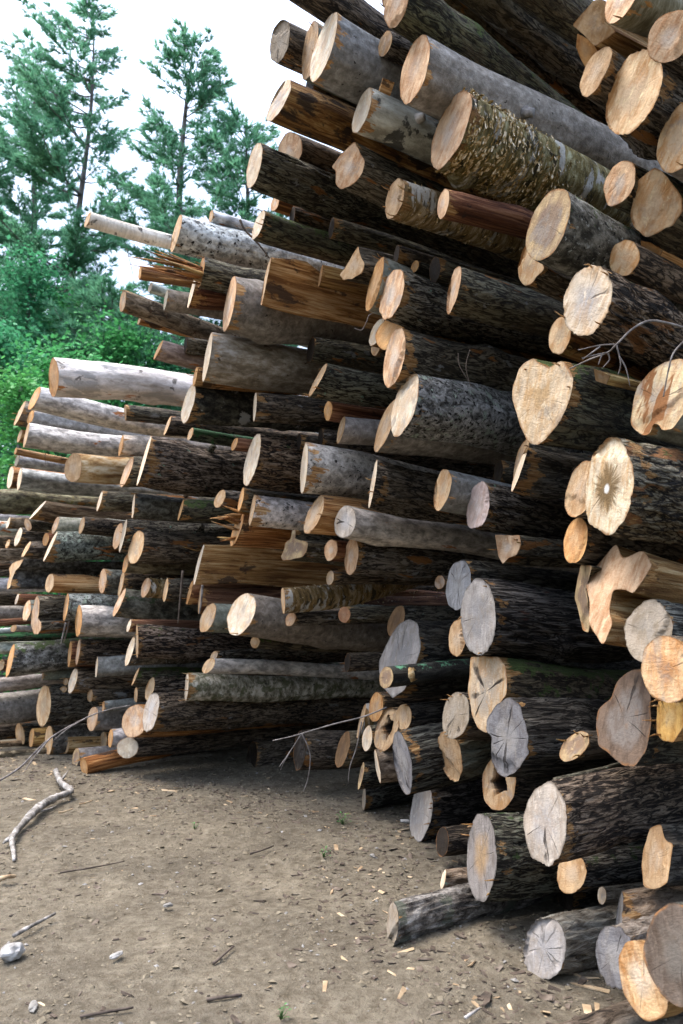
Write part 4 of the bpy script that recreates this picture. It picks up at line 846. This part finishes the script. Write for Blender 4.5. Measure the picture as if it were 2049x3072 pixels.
def foot(x, y):                                                      # litter gathers at the foot of the pile
    d = 9
    for (x1, y1), (x2, y2) in zip(FOOT, FOOT[1:]):
        t_ = max(0, min(1, ((x - x1) * (x2 - x1) + (y - y1) * (y2 - y1)) / ((x2 - x1) ** 2 + (y2 - y1) ** 2))); d = min(d, math.hypot(x - x1 - t_ * (x2 - x1), y - y1 - t_ * (y2 - y1)))
    return .10 + .9 * math.exp(-(d / .45) ** 2)
CLOD = flatmat('dirt_clod', [(.3, (.08, .065, .042)), (.5, (.15, .126, .086)), (.7, (.21, .182, .132))], 25, .95)
scatter('dirt_clods', 9000, CLOD, (.003, .010), .55, 1.6, seed=9)
scatter('wood_chips', 420, CHIP, (.003, .009), .2, 5, seed=3, dens=foot)
scatter('bark_litter', 3600, LITTER, (.0025, .008), .3, 3.5, seed=4, dens=foot)
def stick(name, label, cat, pts, rad, mat, group=None, n=7, parts=None, rough=.15):
    v, f = tube_arrays(pts, rad, n, len(label), rough); o = mesh_obj(name, v, f, mat); tag(o, label, cat, group)
    for nm, pp, rr in (parts or []):
        v, f = tube_arrays(pp, rr, 5, len(label), rough); mesh_obj(nm, v, f, mat, o)
    return o
def taper(n, a, b): return [a + (b - a) * i / (n - 1) for i in range(n)]
# bleached branch on the ground
G_ = lambda x, y, z=0.03: gp(x, y) + Vector((0, 0, z))
p = smooth_path([G_(166, 2345, .10), G_(182, 2372, .07), G_(212, 2392, .05), G_(172, 2408, .045), G_(122, 2436, .045), G_(80, 2475, .04), G_(52, 2505, .035), G_(36, 2530, .03), G_(40, 2560, .012), G_(42, 2585, .01)])
stick('dead_branch', 'bleached grey crooked branch lying on the dirt at the left', 'branch', p, taper(len(p), .024, .032)[:20] + taper(len(p) - 20, .034, .010), DEAD, n=10, rough=.5,
      parts=[('twig', [G_(44, 2515, .03), G_(22, 2530, .025), G_(8, 2540, .02)], [.02, .015, .004]), ('twig', [G_(100, 2452, .03), G_(150, 2434, .02), G_(168, 2425, .02)], [.012, .008, .003]), ('twig', [G_(178, 2370, .07), G_(196, 2350, .08), G_(203, 2342, .09)], [.016, .008, .003])])
p = smooth_path([at(-20, 2352, 6.9), at(60, 2302, 7.05), at(150, 2215, 7.2), at(262, 2152, 7.3), at(330, 2128, 7.35), at(392, 2116, 7.4)])
stick('bare_branch', 'long thin bare branch curving up from the dirt to the low left logs', 'branch', p, taper(len(p), .010, .004), TWIG, parts=[('twig', smooth_path([at(150, 2215, 7.2), at(100, 2275, 7.0), at(70, 2320, 6.9)]), taper(13, .008, .003)), ('twig', smooth_path([at(262, 2152, 7.3), at(205, 2185, 7.15), at(160, 2222, 7.05)]), taper(13, .007, .003))])
# twigs before the logs
A3 = lambda x, y, d=3.55: at(x, y, d)
p = smooth_path([A3(1710, 1106, 3.7), A3(1770, 1078, 3.6), A3(1822, 1058, 3.5), A3(1850, 1033, 3.45), A3(1900, 985, 3.5), A3(1960, 962, 3.55), A3(2060, 985, 3.6)])
tw = []
for pp in ([(1822, 1058), (1785, 1065), (1745, 1075)], [(1850, 1033), (1800, 1036), (1735, 1050)], [(1850, 1036), (1862, 1090), (1854, 1125)], [(1858, 1070), (1878, 1105), (1890, 1158)], [(1824, 1060), (1828, 1080), (1806, 1105)], [(1806, 1062), (1795, 1095)], [(1800, 1040), (1770, 1062), (1748, 1078)]):
    q = smooth_path([A3(x, y, 3.5) for x, y in pp]); tw.append(('twig', q, taper(len(q), .0042, .0016)))
stick('dead_twig', 'pale forked twig hanging across the dark gap right of the heart-shaped face', 'twig', p, taper(len(p), .0035, .006), TWIG, parts=tw, n=6)
p = smooth_path([A3(1990, 1190, 3.25), A3(2005, 1110, 3.2), A3(2020, 1060, 3.2), A3(2055, 1020, 3.2)]); stick('dead_twig', 'single curved bare twig before the notched tan face at the right edge', 'twig', p, taper(len(p), .003, .004), TWIG, n=5)
p = smooth_path([at(818, 2222, 5.9), at(880, 2208, 5.85), at(940, 2190, 5.85), at(1010, 2170, 5.8), at(1090, 2150, 5.75), at(1160, 2122, 5.6)])
tw = [('twig', smooth_path([at(x, y, 5.85) for x, y in pp]), None) for pp in ([(905, 2200), (880, 2240), (838, 2300)], [(905, 2200), (930, 2260), (925, 2330), (910, 2375)], [(870, 2255), (850, 2290), (842, 2310)], [(1085, 2165), (1070, 2240), (1050, 2300), (1045, 2345)])]
stick('dead_twig', 'grey forked twig poking out of the dark gap low in the middle', 'twig', p, taper(len(p), .004, .006), TWIG, parts=[(a, b, taper(len(b), .006, .0025)) for a, b, _ in tw], n=6)
for pp, d, lab in ([[(548, 1712), (541, 1790), (534, 1870)], 6.55, 'thin dark sliver hanging straight down before the bent ridged grey log'], [[(607, 1755), (604, 1800), (598, 1842)], 6.5, 'thin grey sliver hanging below the split honey-wood log'],
                   [[(198, 1868), (190, 1900), (183, 1930)], 7.9, 'grey splinter leaning upright left of the blue-grey smooth log'], [[(208, 1862), (201, 1895), (190, 1928)], 7.9, 'brown splinter leaning upright left of the blue-grey smooth log'],
                   [[(1375, 1060), (1380, 1100), (1420, 1165)], 4.3, 'hair-thin twig hanging left over the black gap beside the heart-shaped face'], [[(1410, 1050), (1398, 1100), (1412, 1160)], 4.3, 'hair-thin twig hanging right over the black gap beside the heart-shaped face'],
                   [[(1064, 985), (1085, 990), (1100, 965), (1112, 942), (1165, 930)], 5.1, 'bent pale twig before the leaning grey-pink oval face'], [[(720, 660), (735, 690), (778, 735), (808, 775)], 5.9, 'brown crooked twig lying on the black-knotted pale log by the split slab'],
                   [[(380, 745), (398, 820), (402, 850), (440, 880)], 6.3, 'thin dark twig standing before the sky left of the tan scaly log'], [[(136, 1357), (135, 1375), (137, 1394)], 7.3, 'tiny dark twig against the slim bluish-grey pole']):
    q = smooth_path([at(x, y, d) for x, y in pp]); thick = .012 if 'sliver' in lab or 'splinter' in lab else .003
    if 'brown crooked' in lab: thick = .011
    stick('twig', lab, 'twig', q, taper(len(q), thick, thick * .5), DTWIG if 'dark' in lab or 'brown' in lab or 'hair' in lab else TWIG, n=5)
# loose things on the dirt
def lump(name, label, cat, px, py, size, mat, sc=(1, 1, .6), seed=0, group=None):
    bm = bmesh.new(); bmesh.ops.create_icosphere(bm, subdivisions=3, radius=1)
    for v in bm.verts:
        d = 1 + .35 * mn.noise(v.co * 1.3 + Vector((seed, 0, 0))) + .12 * mn.noise(v.co * 4 + Vector((seed, 3, 0))); v.co *= d
        v.co = Vector((v.co.x * sc[0], v.co.y * sc[1], v.co.z * sc[2])) * size
    me = bpy.data.meshes.new(name); bm.to_mesh(me); bm.free(); me.materials.append(mat); o = bpy.data.objects.new(name, me); COL.objects.link(o)
    P = gp(px, py); o.location = (P.x, P.y, size * sc[2] * .55); o.rotation_euler = (0, 0, seed); tag(o, label, cat, group); return o
WST = flatmat('white_stone', [(.3, (.10, .092, .08)), (.5, (.28, .27, .25)), (.7, (.5, .49, .47))], 14)
lump('rock', 'whitish angular rock on the dirt at the bottom left edge', 'rock', 38, 2868, .052, WST, (1.1, .8, .7), 4)
lump('rock', 'pale flat stone in the dirt right of the whitish angular rock', 'rock', 348, 2870, .022, WST, (1.7, .7, .5), 1)
lump('rock', 'small buff stone near the crusty log on the dirt', 'rock', 1118, 2570, .02, STONE, (1.2, .8, .6), 2)
lump('rock', 'oval grey stone low on the left dirt near the bottom edge', 'rock', 100, 3022, .022, STONE, (1.9, .8, .5), 5)
lump('rock', 'buff pebble in the middle of the dirt', 'rock', 505, 2718, .02, STONE, (1.3, .8, .5), 7)
lump('paper_scrap', 'crumpled whitish scrap on the dirt beside the grey ringed face', 'litter', 1218, 2466, .035, WST, (1.3, .7, .35), 9)
for (a, b, r, lab, mt) in (((40, 2818), (165, 2750), .016, 'short rotten grey stick right above the whitish angular rock', DEAD), ((0, 2648), (46, 2640), .022, 'pale broken stick at the left edge below the bleached branch', CHIP),
                           ((180, 2622), (372, 2588), .008, 'thin dark stick on the dirt right of the bleached branch', DTWIG), ((620, 3008), (725, 2994), .012, 'dark charred stick near the bottom of the dirt', DTWIG),
                           ((240, 3058), (400, 3030), .010, 'curved dark stick at the bottom edge of the dirt', DTWIG), ((750, 2566), (820, 2542), .010, 'short dark stick with a rusty end in the middle of the dirt', DTWIG), ((640, 2898), (700, 2845), .010, 'bent dark stick low in the middle of the dirt', DTWIG),
                           ((238, 2416), (278, 2404), .010, 'yellow splinter on the dirt right of the bleached branch', CHIP), ((176, 2442), (218, 2430), .010, 'pale splinter under the elbow of the bleached branch', CHIP), ((1395, 3062), (1440, 3032), .010, 'pale chip on the dirt beside the bottom shaggy log', DEAD)):
    m = gp((a[0] + b[0]) / 2, (a[1] + b[1]) / 2 + 4); q = smooth_path([gp(*a) + Vector((0, 0, r)), m + Vector((0, 0, r * 1.5)), gp(*b) + Vector((0, 0, r))], 5)
    r *= .7; stick('stick', lab, 'stick', q, taper(len(q), r, r * .6), mt, n=7, rough=.4)
# ---------------------------------------------------------------- weeds
LEAF_M = {}
def leafmat(name, c1, c2, tr=.35):
    if name not in LEAF_M:
        t = NT(name); co = t.objco(); col = t.ramp(t.noise(co, .9, 4, .7), [(.32, c1), (.68, c2)]); g = t.n('ShaderNodeNewGeometry')
        sc = t.math('MULTIPLY_ADD', g.outputs['Random Per Island'], .8, .6); cc = t.n('ShaderNodeCombineColor'); [t.l(sc, cc.inputs[i]) for i in range(3)]
        col = t.mix(1.0, col, cc.outputs[0], 'MULTIPLY')
        LEAF_M[name] = t.finish(col, .6, spec=.2, trans=(col, tr))
    return LEAF_M[name]
def weed(px, py, h, n, lab, seed):
    P = gp(px, py); rg = random.Random(seed); V = []; Fq = []; S = []
    for k in range(n):
        a = rg.uniform(0, 6.3); r = rg.uniform(.1, .6) * h; z = rg.uniform(.25, 1) * h; c = Vector((math.cos(a) * r, math.sin(a) * r, z)); d = Vector((math.cos(a), math.sin(a), rg.uniform(-.2, .5))).normalized(); u = d.cross(Vector((0, 0, 1))).normalized(); l = h * rg.uniform(.22, .4); b = len(V)
        V += [c, c + d * l * .5 + u * l * .28, c + d * l, c + d * l * .5 - u * l * .28]; Fq.append((b, b + 1, b + 2, b + 3)); S.append(tube_arrays([(0, 0, 0), tuple(c * .6), tuple(c)], [.003, .002, .0015], 4))
    v, f = merge(S); o = mesh_obj('weed', v, f, leafmat('weed_stem', (.05, .10, .03), (.08, .15, .05))); o.location = P; tag(o, lab, 'weed', 'weeds on the dirt'); mesh_obj('foliage', V, Fq, leafmat('weed_leaf', (.05, .16, .05), (.10, .26, .07)), o, smooth=False)
weed(1028, 2476, .085, 16, 'small green weed sprouting before the grey ringed face', 1); weed(970, 2572, .06, 10, 'green weed seedling left below the small weed on the dirt', 2); weed(842, 3058, .05, 8, 'tiny green weed at the bottom edge of the dirt', 3)
weed(585, 2490, .05, 8, 'faint green sprout far back in the middle of the dirt', 4)
# ---------------------------------------------------------------- trees
PBARK = flatmat('pine_bark', [(.3, (.05, .045, .045)), (.55, (.13, .12, .12)), (.75, (.22, .21, .215))], 6, .9, (1, 1, .35))
def ortho(d):
    u = d.cross(Vector((0, 0, 1)))
    return u.normalized() if u.length > .05 else Vector((1, 0, 0))
def pine(px, base_py, top_px, top_py, D, seed, label, spread=1.0, low=.25, dens=1.0, tr=.16, gap=.0, lean=None):
    rg = random.Random(seed); B0 = at(px, base_py, D); B0.z = 0; T0 = at(top_px, top_py, D); H = T0.z; ax = (T0 - B0); ax.z = H
    root = bpy.data.objects.new('pine_tree', None); COL.objects.link(root); root.location = B0; tag(root, label, 'tree', 'pines behind the woodpile')
    pt = lambda z: Vector((ax.x * z / H + .1 * math.sin(z * .6 + seed), ax.y * z / H, z))
    zs = [H * i / 24 for i in range(25)]; v, f = tube_arrays([pt(z) for z in zs], [max(.012, tr * (1 - z / H) ** .65) for z in zs], 9, seed, .1); mesh_obj('trunk', v, f, PBARK, root)
    BR = []; Q = []
    def tuft(P, d, l):
        k = rg.randint(9, 11)
        for _ in range(k):
            dd = (d * 1.1 + Vector((rg.gauss(0, .55), rg.gauss(0, .55), rg.gauss(.25, .45)))).normalized(); u = dd.cross(Vector((rg.gauss(0, 1), rg.gauss(0, 1), rg.gauss(0, 1)))).normalized() * l * .065; E = P + dd * l * rg.uniform(.7, 1.15)
            Q.append((P - u, P + u, E + u * .35)); 
    z = H * low
    while z < H * .985:
        fz = (z - H * low) / (H * (1 - low)); prof = (min(1, .45 + fz * 2.2) * (1 - fz) ** .72) * H * .165 * spread + .25
        nb = rg.randint(3, 5)
        for k in range(nb):
            if rg.random() < gap: continue
            az = rg.uniform(0, 6.283); Lb = prof * rg.uniform(.5, 1.25) * (1 - lean * math.cos(az) if lean else 1); d0 = Vector((math.cos(az), math.sin(az), 0)); P0 = pt(z); up = rg.uniform(-.10, .22) + .5 * fz; pts = []
            for i in range(7):
                s = i / 6; pts.append(P0 + d0 * (Lb * s) + Vector((0, 0, Lb * (up * s + .22 * (s ** 2.2) - .18 * s * (1 - s)))) + Vector((rg.gauss(0, .03), rg.gauss(0, .03), 0)) * Lb * .5)
            BR.append(tube_arrays(pts, [max(.006, .03 * (1 - i / 6.5) * (Lb / 2.2) ** .6) for i in range(7)], 4))
            ns = max(4, int(Lb * 7.6 * dens))
            for m in range(ns):
                s = .22 + .78 * (m + rg.random()) / ns; i = min(5, int(s * 6)); P = pts[i].lerp(pts[i + 1], s * 6 - i); sd = rg.choice((-1, 1)); u = Vector((-d0.y, d0.x, 0)) * sd
                sl = (.22 + .30 * Lb * (1 - s) + .05) * rg.uniform(.5, 1.1); sdv = (d0 * .75 + u * rg.uniform(.3, 1.0) + Vector((0, 0, rg.uniform(.0, .45)))).normalized(); nt = max(2, int(sl / .11))
                for q in range(nt):
                    PP = P + sdv * sl * (q + .6) / nt + Vector((rg.gauss(0, .03), rg.gauss(0, .03), rg.gauss(0, .025))); tuft(PP, sdv, rg.uniform(.2, .38))
            for _ in range(4): tuft(pts[-1], d0 + Vector((0, 0, .4)), .2)
        z += H * .026 * rg.uniform(.7, 1.35) * (1.0 if fz < .8 else .6)
    for _ in range(14): tuft(pt(H * rg.uniform(.94, 1.0)), Vector((0, 0, 1)), .25)
    v, f = merge(BR); mesh_obj('branches', v, f, PBARK, root)
    a = np.array([[tuple(x) for x in q] for q in Q], dtype=np.float32); mesh_obj('needles', a.reshape(-1, 3), np.arange(len(a) * 3).reshape(-1, 3), leafmat('pine_needles', (.085, .24, .145), (.155, .37, .215), .5), root, smooth=False)
    return root
def leafy(px, top_py, D, w, seed, label, mat, zmin=0.0, n=230, ls=.13):
    rg = random.Random(seed); B0 = at(px, 1816, D); B0.z = 0; H = at(px, top_py, D).z
    root = bpy.data.objects.new('leafy_tree', None); COL.objects.link(root); root.location = B0; tag(root, label, 'tree', 'leafy trees behind the woodpile')
    BR = [tube_arrays([(0, 0, 0), (.1, 0, H * .3), (-.05, .1, H * .6), (.05, 0, H * .9)], [.14, .11, .07, .02], 7, seed, .15)]; LV = []
    for k in range(n):
        h = rg.uniform(zmin, 1) ; prof = math.sin(min(1, .18 + h * .95) * math.pi) ** .55 * w * (.75 + .4 * mn.noise((h * 4, seed, 0))); a = rg.uniform(0, 6.283); r = prof * math.sqrt(rg.uniform(.08, 1)); c = Vector((math.cos(a) * r, math.sin(a) * r, H * h * rg.uniform(.93, 1.0)))
        if k % 4 == 0: BR.append(tube_arrays([(0, 0, max(.2, c.z - r * .7)), tuple(c * .55 + Vector((0, 0, c.z * .36))), tuple(c)], [.04, .022, .008], 4))
        cs = rg.uniform(.3, .62) * (w / 2.2) ** .4
        for _ in range(rg.randint(50, 85)):
            P = c + Vector((rg.gauss(0, cs), rg.gauss(0, cs), rg.gauss(0, cs * .32))); nrm = Vector((rg.gauss(0, .5), rg.gauss(0, .5), 1)).normalized(); u = nrm.cross(Vector((rg.gauss(0, 1), rg.gauss(0, 1), .1))).normalized(); v = nrm.cross(u); l = ls * rg.uniform(.6, 1.3)
            LV.append((P - u * l * .5, P + v * l * .34, P + u * l * .55, P - v * l * .34))
    v, f = merge(BR); mesh_obj('trunk', v, f, PBARK, root)
    a = np.array([[tuple(x) for x in q] for q in LV], dtype=np.float32); mesh_obj('crown', a.reshape(-1, 3), np.arange(len(a) * 4).reshape(-1, 4), mat, root, smooth=False); return root
pine(160, 1500, 288, 15, 27, 3, 'tallest slender pine with a long bare lower trunk', 1.15, .40, 1.0, .20, .12, .45)
pine(475, 1500, 575, 105, 25, 8, 'broad full pine standing between the tall slender pine and the logs', 1.22, .22, 1.1, .24)
pine(60, 1500, 118, 190, 30, 5, 'pine with ragged crown partly behind the tall slender pine at left', 1.25, .30, 1.0, .26)
pine(700, 1500, 745, 350, 24, 13, 'rounded shorter pine close behind the log ends, right of the broad pine', 1.5, .2, 1.2, .2)
pine(-90, 1500, -40, 380, 28, 21, 'dark pine cut by the left edge', 1.3, .25, 1.0, .22)
pine(330, 1500, 345, 860, 22, 31, 'low young pine with pale green boughs before the tall slender trunk', 1.9, .1, 1.0, .12)
LM = [leafmat('leaf_teal', (.035, .17, .085), (.085, .32, .15)), leafmat('leaf_green', (.04, .19, .065), (.10, .37, .12)), leafmat('leaf_lime', (.05, .20, .055), (.11, .36, .10))]
leafy(40, 690, 21, 2.2, 41, 'dense teal-green leafy tree filling the left edge', LM[0])
leafy(190, 800, 22, 2.0, 42, 'mid-green leafy tree in front of the tall slender trunk', LM[1])
leafy(330, 900, 20, 1.9, 43, 'leafy tree right over the long white log', LM[1])
leafy(470, 980, 21, 1.8, 44, 'leafy tree seen below the tan scaly log', LM[0])
leafy(-60, 900, 16, 1.5, 45, 'nearer leafy tree cut by the left edge', LM[0], n=170)
leafy(30, 1090, 13.5, .9, 46, 'bright lime-green sapling just left of the stack', LM[2], n=110, ls=.10)
leafy(150, 980, 15, 1.2, 47, 'fresh green sapling behind the left end of the long white log', LM[1], n=150, ls=.11)
leafy(600, 1010, 23, 1.7, 48, 'leafy tree glimpsed between the grey-tan log and the tan scaly log', LM[1])
